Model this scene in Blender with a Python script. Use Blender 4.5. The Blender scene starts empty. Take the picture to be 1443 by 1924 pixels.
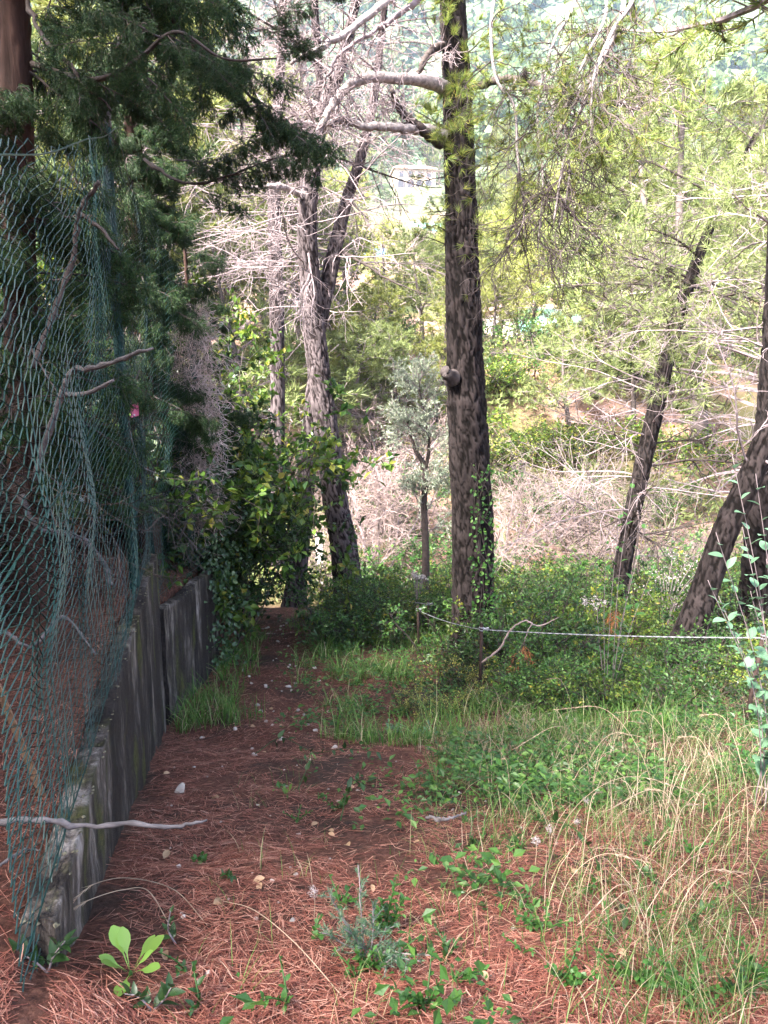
import bpy, math
import numpy as np
from mathutils import Vector, Matrix

# ------------------------------------------------------------------ camera, sky, sun, exposure
SC = bpy.context.scene
COL = SC.collection
CAM_H, PITCH, FPX = 1.55, math.radians(10.0), 1390.0
cam_d = bpy.data.cameras.new('camera')
cam = bpy.data.objects.new('camera', cam_d)
COL.objects.link(cam)
cam.location = (0, 0, CAM_H)
cam.rotation_euler = (math.pi / 2 - PITCH, 0, 0)
cam_d.sensor_fit = 'HORIZONTAL'
cam_d.sensor_width = 36.0
cam_d.lens = 36.0 * FPX / 1443.0
cam_d.clip_start = 0.05
cam_d.clip_end = 8000
SC.camera = cam

SUN_EL, SUN_AZ = math.radians(46), math.radians(228)     # azimuth clockwise from +Y: from the left, a little behind the camera
w = bpy.data.worlds.new('World')
SC.world = w
w.use_nodes = True
nt = w.node_tree
sky = nt.nodes.new('ShaderNodeTexSky')
sky.sky_type = 'NISHITA'
sky.sun_disc = False
sky.sun_elevation = SUN_EL
sky.sun_rotation = SUN_AZ
sky.air_density = 0.8
sky.dust_density = 5.0
sky.ozone_density = 0.6
bg = nt.nodes['Background']
bg.inputs['Strength'].default_value = 0.10
nt.links.new(sky.outputs[0], bg.inputs['Color'])

sun_d = bpy.data.lights.new('sun', 'SUN')
sun_d.energy = 5.0
sun_d.angle = math.radians(12)
sun_d.color = (1.0, 0.95, 0.90)
sun = bpy.data.objects.new('sun', sun_d)
COL.objects.link(sun)
sdir = Vector((math.sin(SUN_AZ) * math.cos(SUN_EL), math.cos(SUN_AZ) * math.cos(SUN_EL), math.sin(SUN_EL)))
sun.rotation_euler = sdir.to_track_quat('Z', 'Y').to_euler()
sun.location = sdir * 60

vs = SC.view_settings
vs.view_transform = 'Standard'
vs.look = 'None'
vs.exposure = 3.3
vs.gamma = 1.0
vs.use_curve_mapping = False
cy = SC.cycles
cy.max_bounces = 6
cy.diffuse_bounces = 4
cy.transmission_bounces = 4
cy.glossy_bounces = 2
cy.volume_bounces = 1
cy.use_denoising = True

# ------------------------------------------------------------------ numeric helpers
RNG = np.random.default_rng(7)


def rs(seed):
    return np.random.default_rng(seed)


def nrm(a):
    return a / np.maximum(np.linalg.norm(a, axis=-1, keepdims=True), 1e-9)


def P(u, v, Y):
    """world point seen at photo pixel (u, v) at depth Y metres ahead"""
    x, y = (u - 721.5) / FPX, (962.0 - v) / FPX
    d = np.array([x, math.cos(PITCH) + y * math.sin(PITCH), -math.sin(PITCH) + y * math.cos(PITCH)])
    p = d * (Y / d[1])
    return np.array([p[0], p[1], p[2] + CAM_H])


def proj(p):
    p = np.asarray(p, float)
    z = p[..., 2] - CAM_H
    cz = p[..., 1] * math.cos(PITCH) - z * math.sin(PITCH)
    cyy = p[..., 1] * math.sin(PITCH) + z * math.cos(PITCH)
    cz = np.maximum(cz, 1e-3)
    return 721.5 + FPX * p[..., 0] / cz, 962.0 - FPX * cyy / cz


def _h(ix, iy, iz, s):
    n = (ix.astype(np.int64) * 374761393 + iy.astype(np.int64) * 668265263 + iz.astype(np.int64) * 2147483647 + s * 1274126177) & 0x7fffffff
    n = ((n ^ (n >> 13)) * 1274126177) & 0x7fffffff
    n = ((n ^ (n >> 16)) * 374761393) & 0x7fffffff
    return (n & 0xffff) / 65535.0


def vnoise(x, y, z=0.0, s=0):
    x, y, z = np.broadcast_arrays(np.asarray(x, float), np.asarray(y, float), np.asarray(z, float))
    ix, iy, iz = np.floor(x).astype(int), np.floor(y).astype(int), np.floor(z).astype(int)
    fx, fy, fz = x - ix, y - iy, z - iz
    fx, fy, fz = [f * f * (3 - 2 * f) for f in (fx, fy, fz)]
    r = 0
    for a in (0, 1):
        for b in (0, 1):
            for c in (0, 1):
                r = r + _h(ix + a, iy + b, iz + c, s) * (fx if a else 1 - fx) * (fy if b else 1 - fy) * (fz if c else 1 - fz)
    return r * 2 - 1


def fbm(x, y, z=0.0, s=0, o=4):
    r, a = 0, 1.0
    for i in range(o):
        r = r + a * vnoise(np.asarray(x) * 2 ** i, np.asarray(y) * 2 ** i, np.asarray(z) * 2 ** i, s + i)
        a *= .5
    return r


def sstep(a, b, x):
    t = np.clip((np.asarray(x, float) - a) / (b - a), 0, 1)
    return t * t * (3 - 2 * t)


def catmull(ctrl, n):
    """smooth curve through control rows (any width), n samples"""
    c = np.asarray(ctrl, float)
    c = np.vstack([2 * c[0] - c[1], c, 2 * c[-1] - c[-2]])
    m = len(c) - 3
    t = np.linspace(0, m - 1e-6, n)
    i = t.astype(int)
    f = (t - i)[:, None]
    p0, p1, p2, p3 = c[i], c[i + 1], c[i + 2], c[i + 3]
    return .5 * (2 * p1 + (p2 - p0) * f + (2 * p0 - 5 * p1 + 4 * p2 - p3) * f ** 2 + (3 * p1 - p0 - 3 * p2 + p3) * f ** 3)


# ------------------------------------------------------------------ mesh builder
class MB:
    def __init__(s):
        s.v, s.q, s.t, s.n = [], [], [], 0

    def add(s, v, quads=None, tris=None):
        v = np.asarray(v, np.float32).reshape(-1, 3)
        if quads is not None and len(quads):
            s.q.append(np.asarray(quads, np.int64).reshape(-1, 4) + s.n)
        if tris is not None and len(tris):
            s.t.append(np.asarray(tris, np.int64).reshape(-1, 3) + s.n)
        s.v.append(v)
        s.n += len(v)

    def mesh(s, name, mat, smooth=False):
        me = bpy.data.meshes.new(name)
        v = np.concatenate(s.v) if s.v else np.zeros((0, 3), np.float32)
        q = np.concatenate(s.q) if s.q else np.zeros((0, 4), np.int64)
        t = np.concatenate(s.t) if s.t else np.zeros((0, 3), np.int64)
        me.vertices.add(len(v))
        me.vertices.foreach_set('co', v.ravel())
        loops = np.concatenate([q.ravel(), t.ravel()]).astype(np.int32)
        me.loops.add(len(loops))
        me.loops.foreach_set('vertex_index', loops)
        nf = len(q) + len(t)
        me.polygons.add(nf)
        st = np.concatenate([np.arange(len(q)) * 4, len(q) * 4 + np.arange(len(t)) * 3]).astype(np.int32)
        me.polygons.foreach_set('loop_start', st)
        me.polygons.foreach_set('use_smooth', np.full(nf, smooth, bool))
        me.update(calc_edges=True)
        if mat is not None:
            me.materials.append(mat)
        return me

    def obj(s, name, mat, parent=None, smooth=False):
        return link(name, s.mesh(name, mat, smooth), parent)


def link(name, me, parent=None):
    o = bpy.data.objects.new(name, me)
    COL.objects.link(o)
    if parent is not None:
        o.parent = parent
    return o


def empty(name, loc=(0, 0, 0), rz=0.0):
    o = bpy.data.objects.new(name, None)
    o.empty_display_size = .2
    COL.objects.link(o)
    o.location = loc
    o.rotation_euler = (0, 0, rz)
    return o


def tag(o, label=None, cat=None, group=None, kind=None):
    for k, x in (('label', label), ('category', cat), ('group', group), ('kind', kind)):
        if x:
            o[k] = x
    return o


def stuffpart(o):
    o['kind'] = 'stuff'
    return o


def tubes(mb, pts, rad, k=3, seed=1):
    pts = np.asarray(pts, float)
    if pts.ndim == 2:
        pts = pts[None]
    M, N, _ = pts.shape
    rad = np.broadcast_to(np.asarray(rad, float), (M, N))
    tg = nrm(np.gradient(pts, axis=1))
    ref = nrm(np.cross(tg.mean(1), rs(seed).normal(size=(M, 3))))[:, None, :]
    b = nrm(np.cross(tg, ref))
    n = np.cross(b, tg)
    a = np.linspace(0, 2 * np.pi, k, endpoint=False)
    ring = pts[:, :, None, :] + rad[:, :, None, None] * (np.cos(a)[None, None, :, None] * n[:, :, None, :] + np.sin(a)[None, None, :, None] * b[:, :, None, :])
    idx = np.arange(M * N * k).reshape(M, N, k)
    nx = np.roll(idx, -1, axis=2)
    q = np.stack([idx[:, :-1], nx[:, :-1], nx[:, 1:], idx[:, 1:]], -1)
    tr = None
    if k == 3:
        tr = np.concatenate([idx[:, 0, ::-1].reshape(-1, 3), idx[:, -1].reshape(-1, 3)])
    base0 = mb.n
    mb.add(ring, q.reshape(-1, 4), tr)
    if k > 3:
        for e, rev in ((0, True), (-1, False)):
            c = pts[:, e]
            r = idx[:, e] - (mb.n - base0)
            ci = np.arange(M)[:, None] + np.zeros((1, k), int)
            rr = np.roll(r, -1, 1)
            tris = np.stack([ci, rr, r] if rev else [ci, r, rr], -1)
            mb.add(c, None, tris.reshape(-1, 3))


def grow(par, prad, K, seed, ln, ang=(45, 80), trange=(.15, 1.0), N=6, jit=.15, droop=0.0, lift=0.0, rfac=.55, taper=.3, flat=0.0, lscale_t=0.5):
    """children of curves par (M,N0,3): returns (M*K, N, 3) points and radii"""
    r = rs(seed)
    M, N0, _ = par.shape
    t = r.uniform(trange[0], trange[1], (M, K))
    f = t * (N0 - 1)
    i = np.minimum(f.astype(int), N0 - 2)
    fr = (f - i)[..., None]
    ar = np.arange(M)[:, None]
    st = par[ar, i] * (1 - fr) + par[ar, i + 1] * fr
    sr = prad[ar, i] * (1 - fr[..., 0]) + prad[ar, i + 1] * fr[..., 0]
    tg = nrm(par[ar, i + 1] - par[ar, i])
    rv = r.normal(size=(M, K, 3))
    rv[..., 2] *= (1 - flat)
    side = nrm(rv - (rv * tg).sum(-1, keepdims=True) * tg)
    an = np.radians(r.uniform(ang[0], ang[1], (M, K)))[..., None]
    d = np.cos(an) * tg + np.sin(an) * side
    L = r.uniform(ln[0], ln[1], (M, K)) * (1 - lscale_t * (t - trange[0]) / (trange[1] - trange[0] + 1e-6))
    st, sr, d, L = st.reshape(-1, 3), sr.reshape(-1), d.reshape(-1, 3), L.reshape(-1)
    return curve(st, d, L, N, r, jit, droop, lift), np.linspace(1, taper, N)[None] * (sr * rfac)[:, None]


def curve(st, d, L, N, r, jit=.15, droop=0.0, lift=0.0):
    pts = [st]
    dd = d.copy()
    for j in range(N - 1):
        dd = dd + r.normal(size=dd.shape) * jit
        dd[:, 2] += (-droop + lift * j / N) / (N - 1) * 2
        dd = nrm(dd)
        pts.append(pts[-1] + dd * (L / (N - 1))[:, None])
    return np.stack(pts, 1)


def along(cur, per, seed, trange=(0, 1)):
    """random points on curves with tangents"""
    r = rs(seed)
    M, N, _ = cur.shape
    t = r.uniform(trange[0], trange[1], (M, per)) * (N - 1)
    i = np.minimum(t.astype(int), N - 2)
    f = (t - i)[..., None]
    ar = np.arange(M)[:, None]
    p = cur[ar, i] * (1 - f) + cur[ar, i + 1] * f
    return p.reshape(-1, 3), nrm(cur[ar, i + 1] - cur[ar, i]).reshape(-1, 3)


def needles(mb, pos, dr, n, ln, wd, spread, seed):
    r = rs(seed)
    M = len(pos)
    d = nrm(nrm(dr)[:, None, :] + spread * r.normal(size=(M, n, 3)))
    L = r.uniform(ln[0], ln[1], (M, n, 1))
    side = nrm(np.cross(d, r.normal(size=(M, n, 3)))) * wd
    p = pos[:, None, :] + 0 * d
    v = np.stack([p - side, p + side, p + d * L], 2)
    k = M * n
    mb.add(v, None, np.arange(k * 3).reshape(k, 3))


def leaves(mb, pos, dr, nm, ln, wd, fold=.25, oval=False):
    """pointed leaf blades; oval adds a second pair of side points"""
    M = len(pos)
    dr = nrm(dr)
    nm = nrm(nm - (nm * dr).sum(-1, keepdims=True) * dr)
    sd = np.cross(dr, nm)
    ln = np.broadcast_to(np.asarray(ln, float), (M,))[:, None]
    wd = np.broadcast_to(np.asarray(wd, float), (M,))[:, None]
    up = nm * wd * fold
    if not oval:
        m = pos + dr * ln * .45
        v = np.stack([pos, m + sd * wd * .5 + up, pos + dr * ln, m - sd * wd * .5 + up], 1)
        i = np.arange(M)[:, None] * 4
        t = np.concatenate([i + np.array([0, 1, 2]), i + np.array([0, 2, 3])])
    else:
        a, b = pos + dr * ln * .3, pos + dr * ln * .68
        tip = pos + dr * ln - nm * ln * .12
        v = np.stack([pos, a + sd * wd * .47 + up, b + sd * wd * .42 + up * .9, tip, b - sd * wd * .42 + up * .9, a - sd * wd * .47 + up, pos + dr * ln * .5], 1)
        i = np.arange(M)[:, None] * 7
        t = np.concatenate([i + np.array(x) for x in ((0, 1, 6), (1, 2, 6), (2, 3, 6), (3, 4, 6), (4, 5, 6), (5, 0, 6))])
    mb.add(v, None, t)


def blades(mb, pos, az, L, lean, bend, wd):
    M = len(pos)
    h = np.stack([np.cos(az), np.sin(az), 0 * az], -1)
    s = np.stack([-np.sin(az), np.cos(az), 0 * az], -1) * wd[:, None]
    up = np.array([0, 0, 1.0])
    pts = [pos]
    an = lean.copy()
    for j in range(4):
        pts.append(pts[-1] + (L / 4)[:, None] * (np.sin(an)[:, None] * h + np.cos(an)[:, None] * up))
        an = an + bend / 4
    v = np.stack([pts[0] - s * .8, pts[0] + s * .8, pts[1] - s, pts[1] + s, pts[2] - s * .8, pts[2] + s * .8, pts[3] - s * .5, pts[3] + s * .5, pts[4]], 1)
    i = np.arange(M)[:, None] * 9
    q = np.concatenate([i + np.array(x) for x in ((0, 1, 3, 2), (2, 3, 5, 4), (4, 5, 7, 6))])
    mb.add(v, q, i + np.array([6, 7, 8]))


# ------------------------------------------------------------------ materials
def ramp(nt, fac, stops):
    n = nt.nodes.new('ShaderNodeValToRGB')
    e = n.color_ramp.elements
    while len(e) < len(stops):
        e.new(.5)
    for x, (p, c) in zip(e, stops):
        x.position = p
        x.color = (*c, 1)
    nt.links.new(fac, n.inputs[0])
    return n.outputs[0]


def noise_tex(nt, scale, detail=6, coord='Object', stretch=None, rough=.6):
    tc = nt.nodes.new('ShaderNodeTexCoord')
    o = tc.outputs[coord]
    if stretch:
        mp = nt.nodes.new('ShaderNodeMapping')
        mp.inputs['Scale'].default_value = stretch
        nt.links.new(o, mp.inputs[0])
        o = mp.outputs[0]
    n = nt.nodes.new('ShaderNodeTexNoise')
    n.inputs['Scale'].default_value = scale
    n.inputs['Detail'].default_value = detail
    n.inputs['Roughness'].default_value = rough
    nt.links.new(o, n.inputs['Vector'])
    return n.outputs['Fac'], o


def base_mat(name, rough=.8, spec=.2):
    m = bpy.data.materials.new(name)
    m.use_nodes = True
    b = m.node_tree.nodes['Principled BSDF']
    b.inputs['Roughness'].default_value = rough
    b.inputs['Specular IOR Level'].default_value = spec
    return m, m.node_tree, b


def bump(nt, b, h, strength=.5, dist=.02):
    n = nt.nodes.new('ShaderNodeBump')
    n.inputs['Strength'].default_value = strength
    n.inputs['Distance'].default_value = dist
    nt.links.new(h, n.inputs['Height'])
    nt.links.new(n.outputs[0], b.inputs['Normal'])


def leaf_mat(name, stops, trans=.3, rough=.5, spec=.3, objvar=.25):
    """foliage: colour per leaf (random per island), tint per plant, light shining through"""
    m, nt, b = base_mat(name, rough, spec)
    g = nt.nodes.new('ShaderNodeNewGeometry')
    c = ramp(nt, g.outputs['Random Per Island'], stops)
    oi = nt.nodes.new('ShaderNodeObjectInfo')
    hs = nt.nodes.new('ShaderNodeHueSaturation')
    mr = nt.nodes.new('ShaderNodeMapRange')
    mr.inputs['To Min'].default_value = 1 - objvar
    mr.inputs['To Max'].default_value = 1 + objvar
    nt.links.new(oi.outputs['Random'], mr.inputs['Value'])
    nt.links.new(mr.outputs[0], hs.inputs['Value'])
    nt.links.new(c, hs.inputs['Color'])
    nt.links.new(hs.outputs[0], b.inputs['Base Color'])
    t = nt.nodes.new('ShaderNodeBsdfTranslucent')
    nt.links.new(hs.outputs[0], t.inputs['Color'])
    mx = nt.nodes.new('ShaderNodeMixShader')
    mx.inputs[0].default_value = trans
    nt.links.new(b.outputs[0], mx.inputs[1])
    nt.links.new(t.outputs[0], mx.inputs[2])
    nt.links.new(mx.outputs[0], nt.nodes['Material Output'].inputs['Surface'])
    return m


def bark_mat(name, c_plate, c_crack, scale=1.0, bs=.8):
    """plated bark: the modelled plates (mesh attribute) are weathered grey, the fissures between them raw brown"""
    m, nt, b = base_mat(name, .92, .12)
    f, o = noise_tex(nt, 11 * scale, 9, stretch=(1, 1, .3), rough=.7)
    f2, _ = noise_tex(nt, 60 * scale, 6, stretch=(1, 1, .25), rough=.7)
    at = nt.nodes.new('ShaderNodeAttribute')
    at.attribute_name = 'plate'
    ad = nt.nodes.new('ShaderNodeMath')
    ad.operation = 'MULTIPLY_ADD'
    ad.inputs[1].default_value = .55
    nt.links.new(f2, ad.inputs[0])
    nt.links.new(at.outputs['Fac'], ad.inputs[2])
    edge = ramp(nt, ad.outputs[0], [(.40, (0, 0, 0)), (1.15, (1, 1, 1))])
    d = tuple(x * .5 for x in c_plate)
    l = tuple(min(1, x * 1.6) for x in c_plate)
    col = ramp(nt, f, [(.34, d), (.5, c_plate), (.66, l)])
    mx = nt.nodes.new('ShaderNodeMixRGB')
    nt.links.new(edge, mx.inputs[0])
    mx.inputs[1].default_value = (*c_crack, 1)
    nt.links.new(col, mx.inputs[2])
    nt.links.new(mx.outputs[0], b.inputs['Base Color'])
    h = nt.nodes.new('ShaderNodeMath')
    h.operation = 'ADD'
    nt.links.new(f2, h.inputs[0])
    nt.links.new(f, h.inputs[1])
    bump(nt, b, h.outputs[0], bs, .02)
    return m


def plain_mat(name, c, var=.35, scale=8, rough=.8, bs=.3, spec=.2, metal=0, stretch=None, island=False):
    m, nt, b = base_mat(name, rough, spec)
    b.inputs['Metallic'].default_value = metal
    f, _ = noise_tex(nt, scale, 6, stretch=stretch)
    col = ramp(nt, f, [(.3, tuple(x * (1 - var) for x in c)), (.7, tuple(min(1, x * (1 + var)) for x in c))])
    if island:
        g = nt.nodes.new('ShaderNodeObjectInfo')
        hs = nt.nodes.new('ShaderNodeHueSaturation')
        mr = nt.nodes.new('ShaderNodeMapRange')
        mr.inputs['To Min'].default_value = .6
        mr.inputs['To Max'].default_value = 1.3
        nt.links.new(g.outputs['Random'], mr.inputs['Value'])
        nt.links.new(mr.outputs[0], hs.inputs['Value'])
        nt.links.new(col, hs.inputs['Color'])
        col = hs.outputs[0]
    nt.links.new(col, b.inputs['Base Color'])
    bump(nt, b, f, bs, .01)
    return m


M = {}
M['bark'] = bark_mat('pine_bark', (.032, .025, .024), (.006, .0045, .004))
M['bark_grey'] = bark_mat('pine_bark_grey', (.088, .071, .073), (.014, .010, .010))
M['bark_far'] = plain_mat('pine_bark_far', (.085, .068, .064), .4, 6)
M['bark_cyp'] = plain_mat('cypress_bark', (.050, .028, .022), .6, 22, .95, 1.0, stretch=(1, 1, .10))
M['limb'] = plain_mat('weathered_limb', (.30, .26, .25), .55, 26, .9, .7, stretch=(1, 1, 1))
M['twig'] = plain_mat('dead_twig', (.22, .175, .18), .4, 12)
M['twig_dark'] = plain_mat('dark_twig', (.055, .042, .038), .4, 12)
M['twig_mid'] = plain_mat('brown_twig', (.075, .058, .055), .4, 12)
M['twig_pale'] = plain_mat('pale_twig', (.26, .195, .18), .45, 5)
M['stick'] = plain_mat('grey_stick', (.115, .10, .10), .45, 30, stretch=(.3, 1, 1))
M['pine_near'] = leaf_mat('pine_needles_near', [(0, (.07, .11, .02)), (.5, (.15, .20, .04)), (.9, (.26, .30, .07)), (1, (.42, .27, .08))], .35)
M['pine_pale'] = leaf_mat('pine_needles_pale', [(0, (.10, .135, .045)), (.5, (.18, .225, .075)), (1, (.30, .33, .14))], .35)
M['pine_yellow'] = leaf_mat('pine_needles_yellow', [(0, (.15, .18, .04)), (.5, (.25, .28, .07)), (1, (.38, .38, .13))], .35)
M['pine_dark'] = leaf_mat('pine_needles_dark', [(0, (.03, .055, .018)), (.5, (.06, .095, .03)), (1, (.11, .15, .05))], .3)
M['cyp'] = leaf_mat('cypress_sprays', [(0, (.007, .024, .008)), (.5, (.020, .056, .016)), (.92, (.060, .115, .028)), (1, (.13, .08, .03))], .2)
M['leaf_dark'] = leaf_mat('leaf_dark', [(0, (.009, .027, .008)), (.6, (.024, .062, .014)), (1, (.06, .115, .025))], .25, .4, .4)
M['leaf_mid'] = leaf_mat('leaf_mid', [(0, (.022, .065, .014)), (.6, (.050, .130, .026)), (1, (.13, .24, .05))], .35, .4, .4)
M['leaf_bright'] = leaf_mat('leaf_bright', [(0, (.045, .10, .015)), (.6, (.11, .19, .025)), (.92, (.24, .30, .045)), (1, (.42, .34, .06))], .4, .4, .4)
M['leaf_yellow'] = leaf_mat('leaf_yellow', [(0, (.16, .20, .04)), (.6, (.36, .38, .09)), (1, (.55, .48, .15))], .4)
M['leaf_olive'] = leaf_mat('leaf_olive', [(0, (.14, .18, .12)), (.6, (.24, .28, .20)), (1, (.38, .40, .31))], .25)
M['leaf_glaucous'] = leaf_mat('leaf_glaucous', [(0, (.07, .15, .09)), (.6, (.12, .23, .13)), (1, (.20, .32, .17))], .3, .45, .35)
M['leaf_lettuce'] = leaf_mat('leaf_lettuce', [(0, (.13, .26, .045)), (1, (.21, .35, .075))], .4, .4, .4)
M['ivy'] = leaf_mat('ivy_leaf', [(0, (.025, .06, .025)), (.7, (.06, .11, .045)), (1, (.12, .18, .08))], .2, .35, .5)
M['grass'] = leaf_mat('grass_blade', [(0, (.032, .085, .016)), (.4, (.07, .16, .03)), (.68, (.14, .22, .055)), (.84, (.34, .27, .15)), (1, (.52, .42, .30))], .35)
M['grass_lush'] = leaf_mat('grass_lush', [(0, (.030, .085, .014)), (.55, (.075, .17, .028)), (.85, (.16, .26, .06)), (1, (.42, .35, .22))], .35)
M['straw'] = leaf_mat('straw', [(0, (.24, .15, .10)), (.4, (.40, .29, .20)), (1, (.60, .48, .36))], .3)
M['needle_litter'] = leaf_mat('needle_litter', [(0, (.055, .017, .012)), (.35, (.16, .050, .036)), (.75, (.27, .105, .070)), (1, (.44, .245, .18))], .12)
M['drybrown'] = leaf_mat('dry_leaf', [(0, (.22, .11, .05)), (.5, (.36, .22, .12)), (1, (.50, .38, .26))], .2)
M['rusty_needles'] = leaf_mat('rusty_needles', [(0, (.30, .11, .04)), (1, (.50, .22, .09))], .25)
M['vine_dead'] = plain_mat('dead_vine', (.50, .40, .37), .4, 9)
M['stone'] = plain_mat('pale_stone', (.40, .35, .31), .35, 16, .9, .5, island=True)
M['rock_white'] = plain_mat('white_rock', (.42, .36, .30), .25, 5, .9, .5)
M['wire'] = plain_mat('green_wire', (.004, .026, .023), .3, 20, .45, .1, .5)
M['post_green'] = plain_mat('green_post', (.020, .050, .044), .5, 18, .7, .3)
M['post_top'] = plain_mat('post_cap', (.12, .10, .09), .4, 18, .8, .3)
M['rust'] = plain_mat('rusted_iron', (.035, .022, .018), .6, 40, .85, .5)
M['angle_iron'] = plain_mat('rust_brown_iron', (.20, .12, .075), .5, 25, .8, .4)
M['galv'] = plain_mat('galvanised_steel', (.24, .245, .26), .3, 60, .5, .3, .5, .5)
M['plastic_clear'] = plain_mat('crumpled_plastic', (.50, .56, .58), .3, 14, .3, .4, .5)
M['pink'] = plain_mat('pink_plastic', (.68, .16, .26), .12, 6, .4, .1, .4)
M['ink'] = plain_mat('black_ink', (.02, .02, .02), .1, 6)
M['paper'] = plain_mat('white_paper', (.70, .70, .72), .1, 6)
M['house_wall'] = plain_mat('cream_render', (.36, .30, .23), .08, 2)
M['house_white'] = plain_mat('white_render', (.62, .57, .54), .06, 2)
M['roof'] = plain_mat('terracotta_roof', (.55, .38, .29), .25, 6)
M['window'] = plain_mat('dark_window', (.06, .06, .07), .2, 3, .2)
M['shutter'] = plain_mat('shutter', (.16, .15, .14), .2, 3)
M['blue'] = plain_mat('blue_cover', (.07, .22, .48), .2, 3, .4)
M['turq'] = plain_mat('turquoise_cover', (.20, .46, .43), .25, 3, .6)
M['fluff'] = leaf_mat('seed_fluff', [(0, (.34, .29, .28)), (1, (.55, .50, .49))], .3)


def ground_mat():
    m, nt, b = base_mat('ground', .95, .1)
    f1, o = noise_tex(nt, 1.4, 8, rough=.65)
    f2, _ = noise_tex(nt, 38, 8, rough=.75)
    f3, _ = noise_tex(nt, .16, 8, rough=.6)
    litter = ramp(nt, f2, [(.28, (.022, .012, .010)), (.48, (.085, .038, .028)), (.66, (.18, .085, .06)), (.8, (.28, .17, .12))])
    soil = ramp(nt, f2, [(.3, (.018, .013, .011)), (.7, (.085, .055, .043))])
    k = ramp(nt, f1, [(.40, (1, 1, 1)), (.52, (0, 0, 0))])
    mx = nt.nodes.new('ShaderNodeMixRGB')
    nt.links.new(k, mx.inputs[0])
    nt.links.new(litter, mx.inputs[1])
    nt.links.new(soil, mx.inputs[2])
    # hill country beyond the ravine: dry pinkish soil and scrub
    hill = ramp(nt, f3, [(.36, (.06, .07, .028)), (.48, (.12, .10, .05)), (.56, (.25, .15, .12)), (.72, (.36, .24, .205))])
    sep = nt.nodes.new('ShaderNodeSeparateXYZ')
    nt.links.new(o, sep.inputs[0])
    mr = nt.nodes.new('ShaderNodeMapRange')
    mr.inputs['From Min'].default_value = 13
    mr.inputs['From Max'].default_value = 18
    nt.links.new(sep.outputs['Y'], mr.inputs['Value'])
    mx2 = nt.nodes.new('ShaderNodeMixRGB')
    nt.links.new(mr.outputs[0], mx2.inputs[0])
    nt.links.new(mx.outputs[0], mx2.inputs[1])
    nt.links.new(hill, mx2.inputs[2])
    # far mountain: woods on grey rock
    f4, _ = noise_tex(nt, .03, 8, rough=.7)
    mount = ramp(nt, f4, [(.4, (.04, .065, .035)), (.54, (.08, .10, .055)), (.66, (.11, .11, .09)), (.78, (.22, .21, .20))])
    mr3 = nt.nodes.new('ShaderNodeMapRange')
    mr3.inputs['From Min'].default_value = 70
    mr3.inputs['From Max'].default_value = 170
    nt.links.new(sep.outputs['Y'], mr3.inputs['Value'])
    mx3 = nt.nodes.new('ShaderNodeMixRGB')
    nt.links.new(mr3.outputs[0], mx3.inputs[0])
    nt.links.new(mx2.outputs[0], mx3.inputs[1])
    nt.links.new(mount, mx3.inputs[2])
    nt.links.new(mx3.outputs[0], b.inputs['Base Color'])
    bump(nt, b, f2, .8, .03)
    return m


def concrete_mat():
    m, nt, b = base_mat('mossy_concrete', .92, .15)
    # vertical runs: black algae, green moss, pale bare concrete
    f1, o = noise_tex(nt, 3.2, 12, stretch=(1, 1, .26), rough=.78)
    f2, _ = noise_tex(nt, 3.0, 6, stretch=(1, 1, .4))
    f3, _ = noise_tex(nt, 46, 8, rough=.7)
    c1 = ramp(nt, f1, [(.36, (.008, .007, .007)), (.47, (.028, .023, .021)), (.54, (.10, .082, .07)), (.61, (.30, .26, .235)), (.73, (.55, .51, .49))])
    fl, _ = noise_tex(nt, 1.5, 5, stretch=(1, 1, .6), rough=.6)
    kl = ramp(nt, fl, [(.42, (.92, .92, .92)), (.58, (.1, .1, .1))])
    dk = ramp(nt, f3, [(.3, (.010, .008, .008)), (.7, (.045, .036, .032))])
    mxd = nt.nodes.new('ShaderNodeMixRGB')
    nt.links.new(kl, mxd.inputs[0])
    nt.links.new(c1, mxd.inputs[1])
    nt.links.new(dk, mxd.inputs[2])
    c1 = mxd.outputs[0]
    moss = ramp(nt, f3, [(.3, (.025, .028, .010)), (.7, (.10, .10, .03))])
    k = ramp(nt, f2, [(.55, (0, 0, 0)), (.68, (1, 1, 1))])
    mx = nt.nodes.new('ShaderNodeMixRGB')
    nt.links.new(k, mx.inputs[0])
    nt.links.new(c1, mx.inputs[1])
    nt.links.new(moss, mx.inputs[2])
    nt.links.new(mx.outputs[0], b.inputs['Base Color'])
    h = nt.nodes.new('ShaderNodeMath')
    h.operation = 'ADD'
    nt.links.new(f1, h.inputs[0])
    nt.links.new(f3, h.inputs[1])
    bump(nt, b, h.outputs[0], .6, .02)
    return m


M['ground'] = ground_mat()
M['concrete'] = concrete_mat()
M['lichen'] = plain_mat('lichen_crust', (.14, .125, .085), .6, 40, .95, .6)

# ------------------------------------------------------------------ terrain
_PY = np.array([-3000, -300, -50, -8, -2, 0, 1.5, 3, 4.8, 6, 9, 12, 14, 16, 18, 21, 24, 26, 28.5, 35, 60, 100, 180, 300, 500, 620, 900, 3000.])
_PZ = np.array([70, 60, 11, 1.4, .3, .02, 0, -.42, -1.0, -1.33, -1.85, -2.3, -2.75, -3.7, -3.8, -2.5, -1.3, .3, 2.3, 3.3, 8.6, 18, 46, 104, 262, 375, 430, 300.])


def fence_x(y):
    """x of the wall's face at depth y"""
    y = np.asarray(y, float)
    a = -.849 - .24 * (y - 1.72)
    b = -1.83 - .055 * (y - 5.8)
    return np.where(y < 5.8, a, np.where(y < 8.2, b, -1.96 - .16 * (y - 8.2)))


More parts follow.
